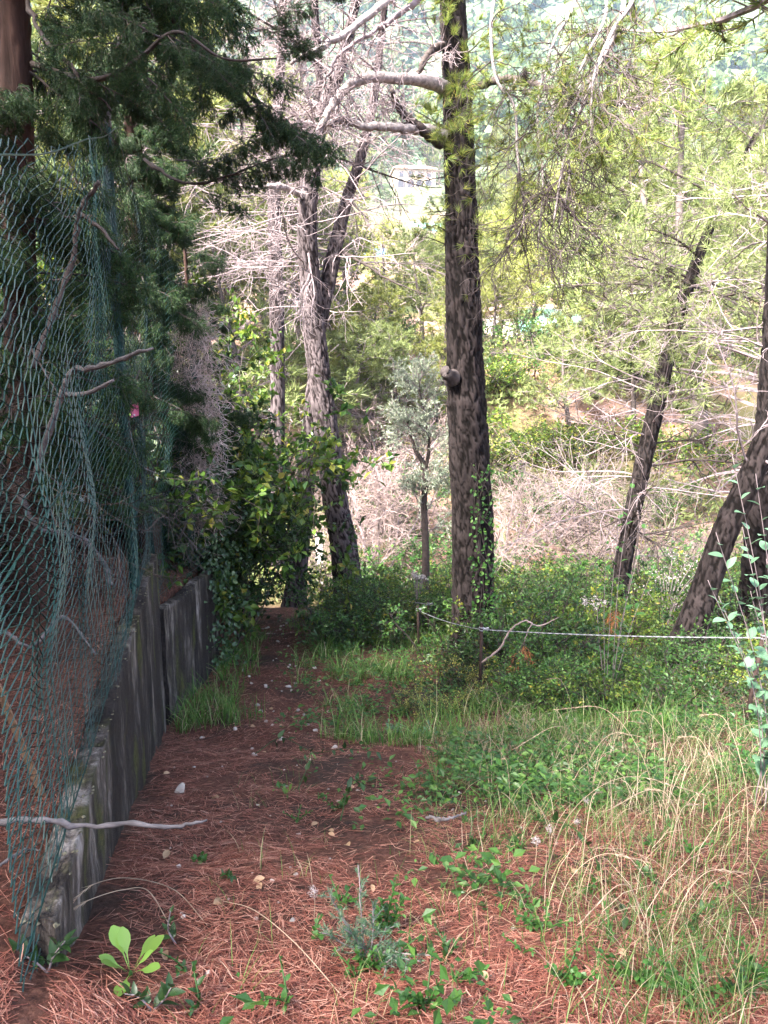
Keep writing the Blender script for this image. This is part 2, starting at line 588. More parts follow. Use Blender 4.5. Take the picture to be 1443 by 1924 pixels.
def H(x, y):
    x, y = np.asarray(x, float), np.asarray(y, float)
    r = np.sqrt(x * x + y * y)
    z = np.interp(y + .25 * fbm(x * .4, y * .4, 0, 3, 3) * np.clip(r / 8, 0, 1), _PY, _PZ)
    z = z + .04 * fbm(x * 1.3, y * 1.3, 0, 11, 4) + .012 * fbm(x * 7, y * 7, 0, 5, 3)
    far = sstep(16, 60, r)
    z = z + far * (2.2 * fbm(x * .035, y * .035, 0, 21, 4) + 16 * sstep(120, 500, r) * fbm(x * .006, y * .006, 0, 31, 4))
    z = z + sstep(6, 45, x) * sstep(18, 45, y) * np.minimum(np.maximum(x - 6, 0), 60) * .10      # the slope stands higher to the east
    z = z + .15 * np.exp(-((x + .92) ** 2 + (y - 1.5) ** 2) / .12)      # earth banked against the near end of the wall
    # terrace held by the wall
    step = sstep(.025, .09, fence_x(y) - x) * (1 - sstep(8.5, 12, y)) * sstep(1.1, 1.75, y + .5 * (fence_x(y) - x))
    soft = sstep(.2, 3.0, fence_x(y) - x) * sstep(8.0, 11, y) * (1 - sstep(22, 34, y))
    t = .185 + .03 * fbm(x * 1.1, y * 1.1, 0, 41, 3) - .5 * sstep(5.72, 5.85, y) * (1 - sstep(.15, 1.8, fence_x(y) - x)) - .12 * sstep(6, 8, y)
    z = np.where(y < 12, z + (np.maximum(t, z) - z) * step, z)
    z = z + (np.maximum(t, z) - z) * soft
    return z


def build_ground():
    th = np.concatenate([np.arange(-62, 62, .6), np.arange(62, 298, 6.0)])
    rr = np.concatenate([np.geomspace(.35, 14, 170), np.geomspace(14, 3000, 110)[1:]])
    T, R = np.meshgrid(np.radians(th), rr, indexing='ij')
    x, y = R * np.sin(T), R * np.cos(T)
    z = H(x, y)
    n, k = z.shape
    v = np.stack([x, y, z], -1).reshape(-1, 3)
    i = np.arange(n * k).reshape(n, k)
    j = np.roll(i, -1, 0)
    q = np.stack([i[:, :-1], i[:, 1:], j[:, 1:], j[:, :-1]], -1).reshape(-1, 4)
    mb = MB()
    c = n * k
    tr = np.stack([np.full(n, c), i[:, 0], j[:, 0]], -1)
    mb.add(np.vstack([v, [[0, 0, float(H(0, 0))]]]), q, tr)
    o = mb.obj('ground', M['ground'], None, True)
    tag(o, 'steep pine slope of needle litter falling to a wooded ravine', 'ground', kind='structure')


build_ground()

PATH_Y = np.array([0, 2, 3.5, 5, 6, 9, 12, 14.])
PATH_X = np.array([-.1, -.15, -.55, -.85, -.9, -1.32, -1.78, -2.1])


def path_x(y):
    return np.interp(y, PATH_Y, PATH_X)


def on_ground(x, y, dz=0.0):
    x, y = np.asarray(x, float), np.asarray(y, float)
    return np.stack([x, y, H(x, y) + dz], -1)


def XY(u, Y, v=1300):
    return float(P(u, v, Y)[0])


def gxy(u, v):
    """ground point under a photo pixel"""
    Ys = np.arange(.9, 14, .01)
    x_, y_ = (u - 721.5) / FPX, (962.0 - v) / FPX
    d = np.array([x_, math.cos(PITCH) + y_ * math.sin(PITCH), -math.sin(PITCH) + y_ * math.cos(PITCH)])
    X, Z = d[0] / d[1] * Ys, CAM_H + d[2] / d[1] * Ys
    hit = np.nonzero(Z <= H(X, Ys))[0]
    k = hit[0] if len(hit) else -1
    return float(X[k]), float(Ys[k])


# ------------------------------------------------------------------ wall
def build_wall():
    root = empty('concrete_wall', (-1.2, 3.2, 0))
    mb_specs = [((1.66, 5.78), (.20, .18), 'wall_section'), ((5.80, 8.3), (-.28, -.52), 'wall_section')]
    for si, ((y0, y1), (z0, z1), nm) in enumerate(mb_specs):
        n, m = 90, 36
        ys = np.linspace(y0, y1, n)
        top = np.interp(ys, [y0, y1], [z0, z1]) + .012 * fbm(ys * 6, ys * 0, 0, 5, 3) + .03 * fbm(ys * 1.1, ys * 0, 0, 8, 2)
        fx = fence_x(ys) + (0 if si == 0 else .035)
        bot = H(fx + .05, ys) - .25
        T = np.linspace(0, 1, m)
        face = np.stack([np.repeat(fx[:, None], m, 1), np.repeat(ys[:, None], m, 1), bot[:, None] + (top - bot)[:, None] * T[None]], -1)
        face[..., 0] += .007 * fbm(face[..., 1] * 6, face[..., 2] * 6, 0, 17, 4) + .006 * fbm(face[..., 1] * 1.5, face[..., 2] * .8, 0, 19, 2)
        tn = 6
        tf = np.linspace(0, 1, tn + 1)[1:]
        topg = np.stack([face[:, -1, 0][:, None] - .09 * tf[None], np.repeat(ys[:, None], tn, 1), np.repeat(top[:, None], tn, 1) + .01 * fbm(ys[:, None] * 14, tf[None] * 4, 0, 23, 3)], -1)
        back = topg[:, -1:, :].copy()
        back[..., 2] -= .8
        g = np.concatenate([face, topg, back], 1)
        k = g.shape[1]
        i = np.arange(n * k).reshape(n, k)
        q = np.stack([i[:-1, :-1], i[1:, :-1], i[1:, 1:], i[:-1, 1:]], -1).reshape(-1, 4)
        mb = MB()
        mb.add(g, q)
        for e in (0, n - 1):                                                   # end caps
            c = g[e]
            mb.add(np.vstack([c, [[c[-1, 0], c[-1, 1], c[0, 2]]]]), None, [[k, a, a + 1] if e == 0 else [k, a + 1, a] for a in range(k - 1)])
        mb.add(np.array(g.mean((0, 1)))[None])
        o = mb.obj(nm, M['concrete'], root, True)
        o.location = (1.2, -3.2, 0)
        # lichen crust along the top edge
        r = rs(50 + si)
        lb = MB()
        for _ in range(420 if si == 0 else 120):
            a = r.integers(0, n)
            p = np.array([face[a, -1, 0] - r.uniform(-.012, .08), ys[a], top[a] + r.uniform(-.025, .006)])
            s = r.uniform(.003, .008)
            tri = [[0, 1, 2], [0, 2, 3], [0, 3, 4], [0, 4, 1], [5, 1, 4], [5, 4, 3], [5, 3, 2], [5, 2, 1]]
            oc = np.array([[0, 0, .6], [1, 0, 0], [0, 1.3, 0], [-1, 0, 0], [0, -1.2, 0], [0, 0, -.6]]) * s * r.uniform(.7, 1.3, (6, 3))
            lb.add(oc + p, None, tri)
        l = stuffpart(lb.obj('lichen', M['lichen'], root))
        l.location = (1.2, -3.2, 0)
    tag(root, 'low mossy concrete retaining wall streaked black under the green fence', 'wall')


build_wall()


# ------------------------------------------------------------------ chain-link fence
def fence_frame(s):
    """s in metres along depth -> (x, y, bottom z, top z) of the mesh"""
    y = s
    x = fence_x(y) - .035
    zb = np.where(y < 5.8, .20, np.interp(y, [5.8, 8.3], [-.26, -.5]))
    zt = np.interp(y, [0, 1.5, 3.2, 4.8, 5.8, 8.2], [1.9, 2.0, 2.55, 3.12, 2.95, 2.15])
    return x, y, zb, zt


def build_fence():
    root = empty('chain_link_fence', (-1.6, 4.8, .2))
    mb = MB()
    step = .050
    ys = np.arange(1.5, 8.15, step)
    rows = 116
    for par in (0,):
        pts = []
        for i, y in enumerate(ys):
            k = np.arange(rows)
            off = np.where((k + i) % 2 == 0, -.5, .5) * step * .98
            yy = y + off
            x, _, zb, zt = fence_frame(yy)
            t = k / (rows - 1)
            z = zb + (zt - zb) * t
            # slack and dents
            x = x + .075 * fbm(yy * .9, z * .9, 0, 61, 3) + np.where((k % 2) == 0, .003, -.003)
            z = z + .085 * fbm(yy * 1.3, z * 1.1, 0, 65, 3)
            yy = yy + .020 * fbm(yy * 2.3, z * 2.3, 0, 63, 3)
            pts.append(np.stack([x, yy, z], -1))
        pts = np.array(pts)
        tubes(mb, pts, np.full(pts.shape[:2], .0021), 3, 4)
    o = stuffpart(mb.obj('wire_mesh', M['wire'], root))
    o.location = (1.6, -4.8, -.2)
    for yp, top in ((4.8, 3.22), (8.12, 2.3)):
        x, _, zb, zt = fence_frame(np.array(yp))
        b = np.array([float(x) - .045, yp, -.6 if yp > 6 else .05])
        pm = MB()
        tubes(pm, catmull([[b[0], b[1], b[2], ], [b[0] - .01, b[1], (b[2] + top) / 2], [b[0] - .015, b[1], top - .02]], 12), np.full((1, 12), .034), 12)
        p = pm.obj('post', M['post_green'], root, True)
        p.location = (1.6, -4.8, -.2)
        cm = MB()
        c0 = np.array([b[0] - .015, yp, top - .16])
        tubes(cm, np.array([c0, c0 + [0, 0, .15], c0 + [0, 0, .17], c0 + [0, 0, .20]]), np.array([[.039, .039, .030, .004]]), 12)
        c = cm.obj('post_cap', M['post_top'], root)
        c.location = (1.6, -4.8, -.2)
    # tension wires
    for f in (.98, .5, .03):
        yy = np.linspace(1.5, 8.15, 60)
        x, _, zb, zt = fence_frame(yy)
        wm = MB()
        tubes(wm, np.stack([x + .01, yy, zb + (zt - zb) * f - .02 * np.sin(yy * 1.9) ** 2], -1), np.full((1, 60), .0028), 4)
        t = wm.obj('tension_wire', M['wire'], root)
        t.location = (1.6, -4.8, -.2)
    tag(root, 'tall sagging green chain-link fence on the concrete wall', 'fence')


build_fence()


def simple_tube(name, ctrl, rads, mat, n=24, k=8, parent=None, wob=0.0, seed=3, smooth=True):
    c = catmull(np.column_stack([np.asarray(ctrl, float), np.asarray(rads, float)]), n)
    p = c[:, :3]
    if wob:
        p = p + wob * rs(seed).normal(size=p.shape)
    rr = c[:, 3] * (1 + .22 * rs(seed + 1).normal(size=n).clip(-1, 1.6) * (wob > 0))
    mb = MB()
    tubes(mb, p, rr[None], k, seed)
    return mb.obj(name, mat, parent, smooth)


def px(r, Y):
    return r * Y / FPX


# ------------------------------------------------------------------ big pines
def trunk_mesh(ctrl, name, mat, parent, sides=40, rings=150, disp=.03, cell=.09, seed=1, flare=1.35):
    """ctrl rows x,y,z,r ; deeply plated bark as real relief"""
    c = catmull(ctrl, rings)
    p, r = c[:, :3], c[:, 3]
    tg = nrm(np.gradient(p, axis=0))
    ref = np.array([0, 1.0, 0])
    b = nrm(np.cross(tg, ref))
    n = np.cross(b, tg)
    a = np.linspace(0, 2 * np.pi, sides, endpoint=False)
    s = np.concatenate([[0], np.cumsum(np.linalg.norm(np.diff(p, axis=0), axis=1))])
    A, S = np.meshgrid(a, s)
    RR = r[:, None] * (1 + (flare - 1) * np.exp(-S / .35))
    # plates: worley-like ridged pattern in unrolled space, stretched along the trunk
    ux, uz = np.cos(A) * r[:, None] / cell, np.sin(A) * r[:, None] / cell
    uy = S / (cell * 4.2)
    wz = [.55 * fbm(ux * .8, uy * 1.3, uz * .8, seed + 20 + q_, 3) for q_ in range(3)]
    ux, uy, uz = ux + wz[0], uy + wz[1], uz + wz[2]
    f1 = np.full(A.shape, 9.0)
    f2 = np.full(A.shape, 9.0)
    ix, iy, iz = np.floor(ux).astype(int), np.floor(uy).astype(int), np.floor(uz).astype(int)
    for dx in (-1, 0, 1):
        for dy in (-1, 0, 1):
            for dz in (-1, 0, 1):
                cx, cy_, cz = ix + dx, iy + dy, iz + dz
                qx = cx + _h(cx, cy_, cz, seed)
                qy = cy_ + _h(cx, cy_, cz, seed + 1)
                qz = cz + _h(cx, cy_, cz, seed + 2)
                d = np.sqrt((qx - ux) ** 2 + (qy - uy) ** 2 + (qz - uz) ** 2)
                f2 = np.minimum(f2, np.maximum(f1, d))
                f1 = np.minimum(f1, d)
    plate = np.clip(sstep(.02, .30, f2 - f1) + .35 * fbm(ux * 2.2, uy * 3, uz * 2.2, seed + 30, 2), 0, 1.2)
    RR = RR + disp * (plate - .6) * np.clip(r[:, None] / .15, .35, 1.2) + .06 * r[:, None] * fbm(ux * .5, uy * .35, uz * .5, seed + 9, 3)
    v = p[:, None] + RR[..., None] * (np.cos(A)[..., None] * n[:, None] + np.sin(A)[..., None] * b[:, None])
    i = np.arange(rings * sides).reshape(rings, sides)
    j = np.roll(i, -1, 1)
    q = np.stack([i[:-1], j[:-1], j[1:], i[1:]], -1).reshape(-1, 4)
    mb = MB()
    mb.add(v, q[:, ::-1])
    o = mb.obj(name, mat, parent, True)
    at = o.data.attributes.new('plate', 'FLOAT', 'POINT')
    at.data.foreach_set('value', plate.astype(np.float32).ravel())
    return o, c


def px_ctrl(rows, Y):
    """rows (u, v, width_px[, Y]) -> x, y, z, r"""
    out = []
    for row in rows:
        y = row[3] if len(row) > 3 else Y
        out.append([*P(row[0], row[1], y), row[2] / 2 * y / FPX])
    return np.array(out)


def dead_branches(curve_c, n, trange, ln, seed, name='dead_branches', parent=None, mat=None, K2=9, K3=6, r0=.014, droop=.15, lift=.1, K4=0):
    par = curve_c[None, :, :3]
    prad = np.full(par.shape[:2], r0 / .9)
    b1, r1 = grow(par, prad, n, seed, ln, (65, 100), trange, 9, .10, droop, lift, .9, .3, .35, .25)
    b2, r2 = grow(b1, r1, K2, seed + 1, (ln[0] * .25, ln[1] * .45), (30, 65), (.15, 1), 7, .16, droop * .4, 0, .7, .4, .2, .6)
    b3, r3 = grow(b2, r2, K3, seed + 2, (ln[0] * .12, ln[1] * .22), (25, 60), (.2, 1), 5, .22, .05, 0, .8, .5, 0, .5)
    mb = MB()
    tubes(mb, b1, r1, 5, seed)
    tubes(mb, b2, np.maximum(r2, .0028), 3, seed)
    tubes(mb, b3, np.maximum(r3, .0022), 3, seed)
    if K4:
        b4, r4 = grow(b3, r3, K4, seed + 3, (.08, .2), (25, 60), (.2, 1), 4, .25, .05)
        tubes(mb, b4, np.maximum(r4, .002), 3, seed)
    o = stuffpart(mb.obj(name, mat or M['twig'], parent))
    return o, b1, b2, b3


def needle_tufts(cur, per, seed, n, ln, wd, spread, mat, parent, name='needles', trange=(.4, 1), upb=.3):
    p, t = along(cur, per, seed, trange)
    mb = MB()
    t = t + np.array([0, 0, upb])
    needles(mb, p, t, n, ln, wd, spread, seed + 5)
    return stuffpart(mb.obj(name, mat, parent))


def high_crown(c, seed, parent, h0, nb=26, size=2.4, mat='pine_near'):
    """the living crown above the frame: limbs with needle clouds"""
    top = c[-1:, :3]
    par = c[None, -40:, :3]
    b1, r1 = grow(par, np.full(par.shape[:2], .06), nb, seed, (size * .5, size * 1.25), (45, 95), (.1, 1), 8, .12, -.12, .1, .7, .25, .2, .4)
    b2, r2 = grow(b1, r1, 9, seed + 1, (.4, 1.1), (30, 70), (.3, 1), 6, .18, -.1)
    mb = MB()
    tubes(mb, b1, r1, 5)
    tubes(mb, b2, np.maximum(r2, .006), 3)
    cr = stuffpart(mb.obj('crown_limbs', M['twig'], parent))
    p, t = along(b2, 9, seed + 3, (.2, 1))
    nb_ = MB()
    needles(nb_, p, t + [0, 0, .4], 9, (.14, .26), .010, .7, seed + 4)
    return stuffpart(nb_.obj('crown', M[mat], parent))


def root_at(name, c):
    x, y = c[0, 0], c[0, 1]
    return empty(name, (0, 0, 0))


# main pine -----------------------------------------------------------------
def main_pine():
    Y = 8.5
    root = empty('pine_tree')
    rows = [(896, 1262, 92), (892, 1190, 84), (888, 1100, 78), (887, 950, 75), (879, 800, 70), (872, 650, 65), (868, 500, 61), (866, 400, 57), (862, 250, 51), (856, 120, 46), (850, 0, 44), (846, -160, 40), (850, -420, 34), (862, -800, 24), (880, -1250, 10)]
    ct = px_ctrl(rows, Y)
    tr, c = trunk_mesh(ct, 'trunk', M['bark'], root, 76, 400, .020, .050, 3)
    # sawn-off stub and burl
    s0 = P(858, 712, Y - .12)
    simple_tube('branch_stub', [s0, P(843, 706, Y - .22), P(836, 698, Y - .26)], [.085, .07, .06], M['bark_far'], 10, 10, root, .006)
    def limb(pts, rads, mat='limb', nm='limb', n=40, K=10, sd=1, twl=(.25, .7)):
        cc = np.array([[*P(u, v, y), r * y / FPX] for (u, v, y), r in zip(pts, rads)])
        c2 = catmull(cc, n)
        c2[:, :3] += .008 * rs(sd).normal(size=(n, 3))
        mb = MB()
        tubes(mb, c2[:, :3], c2[None, :, 3], 10, sd)
        o = mb.obj(nm, M[mat], root, True)
        b1, r1 = grow(c2[None, :, :3], np.full((1, n), .010), K, sd + 20, twl, (30, 75), (.25, 1), 8, .18, .1, .1, .8, .4)
        b2, r2 = grow(b1, r1, 6, sd + 21, (.12, .4), (30, 65), (.2, 1), 6, .22, .05, 0, .7)
        b3, r3 = grow(b2, r2, 4, sd + 22, (.06, .2), (30, 65), (.2, 1), 5, .22, .05, 0, .8)
        tb = MB()
        tubes(tb, b1, r1, 4)
        tubes(tb, b2, np.maximum(r2, .0025), 3)
        tubes(tb, b3, np.maximum(r3, .002), 3)
        stuffpart(tb.obj('twigs', M['twig'], o))
        return b2

    tw = []
    tw.append(limb([(842, 168, 8.45), (800, 152, 8.2), (740, 148, 8.0), (690, 146, 7.9), (650, 166, 7.8), (625, 196, 7.7), (600, 240, 7.6), (575, 270, 7.5), (545, 285, 7.4)], [13, 11, 9, 9, 8, 7, 5, 4, 2], K=22, sd=1))
    tw.append(limb([(835, 262, 8.4), (800, 245, 8.2), (750, 241, 8.0), (690, 238, 7.9), (640, 226, 7.8), (600, 236, 7.7), (555, 226, 7.6)], [16, 10, 8, 7, 6, 5, 3], K=18, sd=2))
    limb([(850, -120, 8.5), (780, -40, 8.0), (722, 4, 7.6), (650, 62, 7.3), (590, 96, 7.1), (548, 116, 7.0)], [10, 8, 7, 6, 5, 3], 'limb', K=12, sd=4)
    limb([(845, -60, 8.5), (760, 20, 7.9), (700, 60, 7.6), (640, 100, 7.4), (610, 150, 7.3)], [7, 5, 4, 3, 2], 'twig', K=10, sd=5)
    limb([(838, 82, 8.5), (812, 96, 8.3), (795, 118, 8.2), (785, 140, 8.1)], [8, 6, 5, 2], 'twig_dark', K=4, sd=6)
    limb([(828, 268, 8.35), (790, 240, 8.1), (752, 205, 8.0), (735, 170, 7.9)], [11, 8, 6, 3], 'twig_dark', K=6, sd=7)
    limb([(880, 165, 8.5), (960, 150, 8.0), (1050, 170, 7.6), (1130, 185, 7.4), (1200, 205, 7.3)], [7, 6, 5, 5, 3], 'twig_dark', K=22, sd=8, twl=(.3, .8))
    # living shoots in front of the trunk
    g = grow(c[None, 120:330, :3], np.full((1, 210), .02), 150, 71, (.2, .8), (50, 110), (.0, 1), 8, .2, .15, .2, .5, .3, 0, .2)
    keep = g[0][:, -1, 1] < Y - .05
    b1, r1 = g[0][keep], g[1][keep]
    b1, r1 = b1[proj(b1[:, -1])[1] < 470], r1[proj(b1[:, -1])[1] < 470]
    b2, r2 = grow(b1, r1, 5, 72, (.1, .35), (30, 65), (.3, 1), 6, .2, .05)
    mb = MB()
    tubes(mb, b1, r1, 4)
    tubes(mb, b2, np.maximum(r2, .002), 3)
    stuffpart(mb.obj('shoots', M['twig_dark'], root))
    vv = proj(b2[:, -1])[1]
    needle_tufts(b2[vv < 450], 2, 73, 12, (.07, .13), .0022, .5, M['pine_near'], root, 'shoot_needles', (.6, 1), .2)
    needle_tufts(b2[vv < 300], 3, 74, 12, (.07, .13), .0022, .5, M['pine_near'], root, 'shoot_needles', (.5, 1), .2)
    # heavy hanging limb: comes off the stem above, swings out and droops
    hb = MB()
    stems = []
    r = rs(90)
    spec = [((1040, -330, 7.4), (1120, -120, 6.6), (1172, 0, 6.2), (1128, 120, 6.0), (1098, 190, 5.9), (1060, 300, 5.9), (1040, 420, 5.8)),
            ((1030, -330, 7.4), (1105, -120, 6.7), (1140, 10, 6.3), (1100, 110, 6.1), (1062, 210, 6.0), (1070, 330, 5.9), (1050, 430, 5.9)),
            ((1010, -330, 7.5), (1060, -120, 6.9), (1080, 0, 6.6), (1040, 80, 6.4), (1010, 200, 6.2), (1020, 340, 6.1), (1010, 470, 6.1)),
            ((990, -330, 7.5), (960, -120, 7.0), (925, 20, 6.6), (930, 140, 6.3), (966, 200, 6.2), (972, 290, 6.1), (985, 400, 6.1), (970, 450, 6.1)),
            ((1040, -330, 7.4), (1130, -150, 6.7), (1190, -20, 6.3), (1150, 60, 6.0), (1115, 150, 5.8), (1110, 260, 5.7))]
    for k, s in enumerate(spec):
        cc = catmull(np.array([P(*q) for q in s]), 40)
        stems.append(cc)
        tubes(hb, cc, np.linspace(.026 if k in (0, 4) else .016, .007, 40)[None], 6, k)
    tubes(hb, catmull(np.array([P(846, -360, 8.5), P(940, -420, 8.0), P(1030, -345, 7.4)]), 14), np.linspace(.06, .03, 14)[None], 8)
    hb.obj('hanging_limb', M['limb'], root, True)
    st = np.array([catmull(q, 40) for q in stems])
    b1, r1 = grow(st, np.full(st.shape[:2], .012), 22, 91, (.4, 1.05), (20, 80), (.3, 1), 12, .22, .8, .7, .6, .4, 0, .2)
    b2, r2 = grow(b1, r1, 7, 92, (.2, .55), (25, 75), (.2, 1), 8, .30, .5, .7, .75, .5, 0, .3)
    b3, r3 = grow(b2, r2, 2, 93, (.1, .3), (25, 70), (.2, 1), 6, .30, .3, .6, .8, .6)
    mb = MB()
    tubes(mb, b1, np.maximum(r1 * .8, .003), 4)
    tubes(mb, b2, np.maximum(r2 * .8, .0020), 3)
    tubes(mb, b3, np.maximum(r3 * .8, .0017), 3)
    stuffpart(mb.obj('hanging_twigs', M['twig_mid'], root))
    v2 = proj(b2[:, -1])[1]
    needle_tufts(b2[v2 < 400][::3], 3, 94, 20, (.07, .13), .0015, .42, M['pine_near'], root, 'needles', (.55, 1), 0)
    needle_tufts(b3[proj(b3[:, -1])[1] < 300][::2], 1, 95, 20, (.07, .13), .0015, .42, M['pine_near'], root, 'needles', (.6, 1), 0)
    needle_tufts(b2[v2 >= 420][::3], 1, 96, 10, (.06, .11), .0028, .5, M['pine_near'], root, 'needles', (.7, 1), 0)
    # pine cone
    pc = P(986, 142, 6.1)
    cb = MB()
    rr = rs(8)
    nn = 70
    t = (np.arange(nn) + .5) / nn
    a = np.arange(nn) * 2.39996
    rad = .028 * np.sin(np.pi * np.clip(t * .9 + .12, 0, 1)) + .004
    pos = pc + np.stack([np.cos(a) * rad, np.sin(a) * rad, .05 - t * .1], -1)
    out = np.stack([np.cos(a), np.sin(a), np.full(nn, -.5)], -1)
    leaves(cb, pos - out * .008, out, np.tile([0, 0, 1.0], (nn, 1)) + out * .3, .022, .018, -.3)
    tubes(cb, np.array([pc + [0, 0, .06], pc, pc - [0, 0, .05]]), np.array([[.008, .022, .006]]), 8)
    stuffpart(cb.obj('pine_cone', M['bark_far'], root))
    high_crown(c, 300, root, 7, 30, 3.2)
    tag(root, 'thick dark-barked pine with a sawn-off stub and drooping branches beside the cable', 'tree', 'big pines')


main_pine()


def forked_pine():
    Y = 11.5
    root = empty('pine_tree')
    rows = [(662, 1180, 62), (656, 1120, 56), (645, 1020, 51), (630, 940, 47), (612, 800, 44), (600, 700, 42), (590, 620, 40), (582, 520, 36), (577, 420, 34), (585, 320, 31), (605, 220, 25), (636, 135, 21), (660, 40, 17), (690, -100, 15), (710, -330, 12), (700, -620, 6)]
    ct = px_ctrl(rows, Y)
    tr, c = trunk_mesh(ct, 'trunk', M['bark_grey'], root, 64, 360, .016, .048, 13)
    rows2 = [(594, 660, 20, 11.5), (600, 610, 29, 11.55), (616, 530, 28, 11.7), (632, 455, 25, 11.8), (652, 375, 21, 11.9), (676, 300, 18, 12), (700, 200, 15, 12.1), (715, 80, 12, 12.2), (730, -80, 10, 12.3), (740, -400, 4, 12.4)]
    _, c2 = trunk_mesh(px_ctrl(rows2, Y), 'second_stem', M['bark_grey'], root, 32, 220, .014, .05, 17, 1.0)
    for i, (a, b, n_, sd) in enumerate(((c, (.45, .95), 36, 401), (c2, (.25, .95), 30, 411))):
        dead_branches(a, n_, b, (.8, 2.6), sd, parent=root, K2=9, K3=5)
    dead_branches(c, 12, (.6, .95), (1.2, 3.2), 421, parent=root, mat=M['twig_dark'], K2=9, K3=6, r0=.022)
    simple_tube('limb', [P(580, 372, 11.5), P(556, 362, 11.3), P(520, 350, 11.0), P(470, 352, 10.8), P(420, 340, 10.6)], [.07, .05, .04, .025, .01], M['limb'], 24, 8, root, .006)
    simple_tube('limb', [P(640, 470, 11.8), P(690, 500, 11.6), P(740, 530, 11.4), P(800, 552, 11.2)], [.03, .02, .015, .008], M['twig_dark'], 24, 6, root, .006)
    high_crown(c, 320, root, 8, 30, 3.0)
    tag(root, 'grey forked pine leaning over the end of the path', 'tree', 'big pines')


forked_pine()


def slim_pine(rows, Y, seed, label, mat='bark_grey', nd=26, tr_=(.35, 1), ln=(.8, 2.6), tuft=0, crown=True, K2=9, K3=6, K4=0, disp=.014, dmat='twig', extra=0):
    root = empty('pine_tree')
    ct = px_ctrl(rows, Y)
    _, c = trunk_mesh(ct, 'trunk', M[mat], root, 40, 240, disp * .9, .05, seed)
    o, b1, b2, b3 = dead_branches(c, nd, tr_, ln, seed, parent=root, K2=K2, K3=K3, K4=K4, mat=M[dmat])
    if extra:
        dead_branches(c, extra, tr_, (ln[0], ln[1] * .9), seed + 11, parent=root, K2=8, K3=4, mat=M['twig_dark'], r0=.022)
    if tuft:
        v = proj(b3[:, -1])[1]
        needle_tufts(b3[v < tuft], 2, seed + 7, 12, (.08, .15), .003, .6, M['pine_pale'], root, 'needles', (.3, 1), .4)
    if crown:
        high_crown(c, seed + 40, root, 9, 22, 2.6)
    tag(root, label, 'tree', 'big pines')
    return root, c


slim_pine([(552, 1150, 44), (556, 1100, 40), (568, 980, 36), (577, 880, 34), (584, 780, 28), (590, 680, 20), (590, 560, 17), (586, 430, 15), (590, 300, 14), (600, 150, 13), (590, -20, 14), (600, -250, 10), (600, -480, 5)], 14, 501,
          'slender grey pine standing close behind the forked pine', nd=46, tr_=(.45, .95), K3=5)
slim_pine([(522, 1060, 30), (522, 850, 28), (521, 650, 27), (518, 500, 25), (515, 360, 22), (522, 200, 18), (530, 60, 15), (532, -150, 11), (530, -380, 5)], 16, 521,
          'thin straight pine with bare whorled twigs rising above the leafy shrub', nd=66, tr_=(.35, .95), ln=(1.0, 3.4), K2=8, K3=4)
slim_pine([(1152, 1160, 38), (1166, 1080, 35), (1180, 1010, 32), (1198, 920, 31), (1220, 820, 31), (1240, 730, 31), (1258, 650, 28), (1285, 560, 24), (1310, 490, 20), (1345, 400, 15), (1385, 320, 10), (1420, 250, 6)], 12, 541,
          'scraggly leaning pine with dead drooping branches beyond the cable', 'bark', nd=52, tr_=(.12, 1), ln=(.9, 3.4), tuft=760, crown=False, K2=9, K3=5, extra=22)
slim_pine([(1280, 1235, 58), (1300, 1180, 52), (1330, 1090, 48), (1366, 990, 46), (1400, 920, 44), (1440, 820, 42), (1490, 690, 40), (1560, 500, 36), (1640, 250, 30), (1700, 0, 20), (1740, -300, 8)], 7.6, 561,
          'pine trunk tilting steeply across an upright dark trunk', 'bark', nd=12, tr_=(.4, .95), ln=(.6, 1.6), disp=.02)
slim_pine([(1405, 1290, 70), (1415, 1180, 58), (1424, 1040, 54), (1434, 900, 50), (1448, 760, 46), (1460, 560, 42), (1470, 300, 38), (1470, 0, 30), (1470, -400, 14)], 8.3, 581,
          'upright reddish-dark pine trunk crossed by the tilting trunk', 'bark', nd=16, tr_=(.4, .95), ln=(.6, 2.0), tuft=500, disp=.02)


# ------------------------------------------------------------------ pines across the ravine
def hill_depth(u, v):
    """depth at which the hillside stands at this bearing and elevation"""
    Ys = np.geomspace(20, 600, 4000)
    x_, y_ = (u - 721.5) / FPX, (962.0 - v) / FPX
    d = np.array([x_, math.cos(PITCH) + y_ * math.sin(PITCH), -math.sin(PITCH) + y_ * math.cos(PITCH)])
    k = np.nonzero(CAM_H + d[2] / d[1] * Ys <= H(d[0] / d[1] * Ys, Ys))[0]
    return float(Ys[k[0]]) if len(k) else 600.0


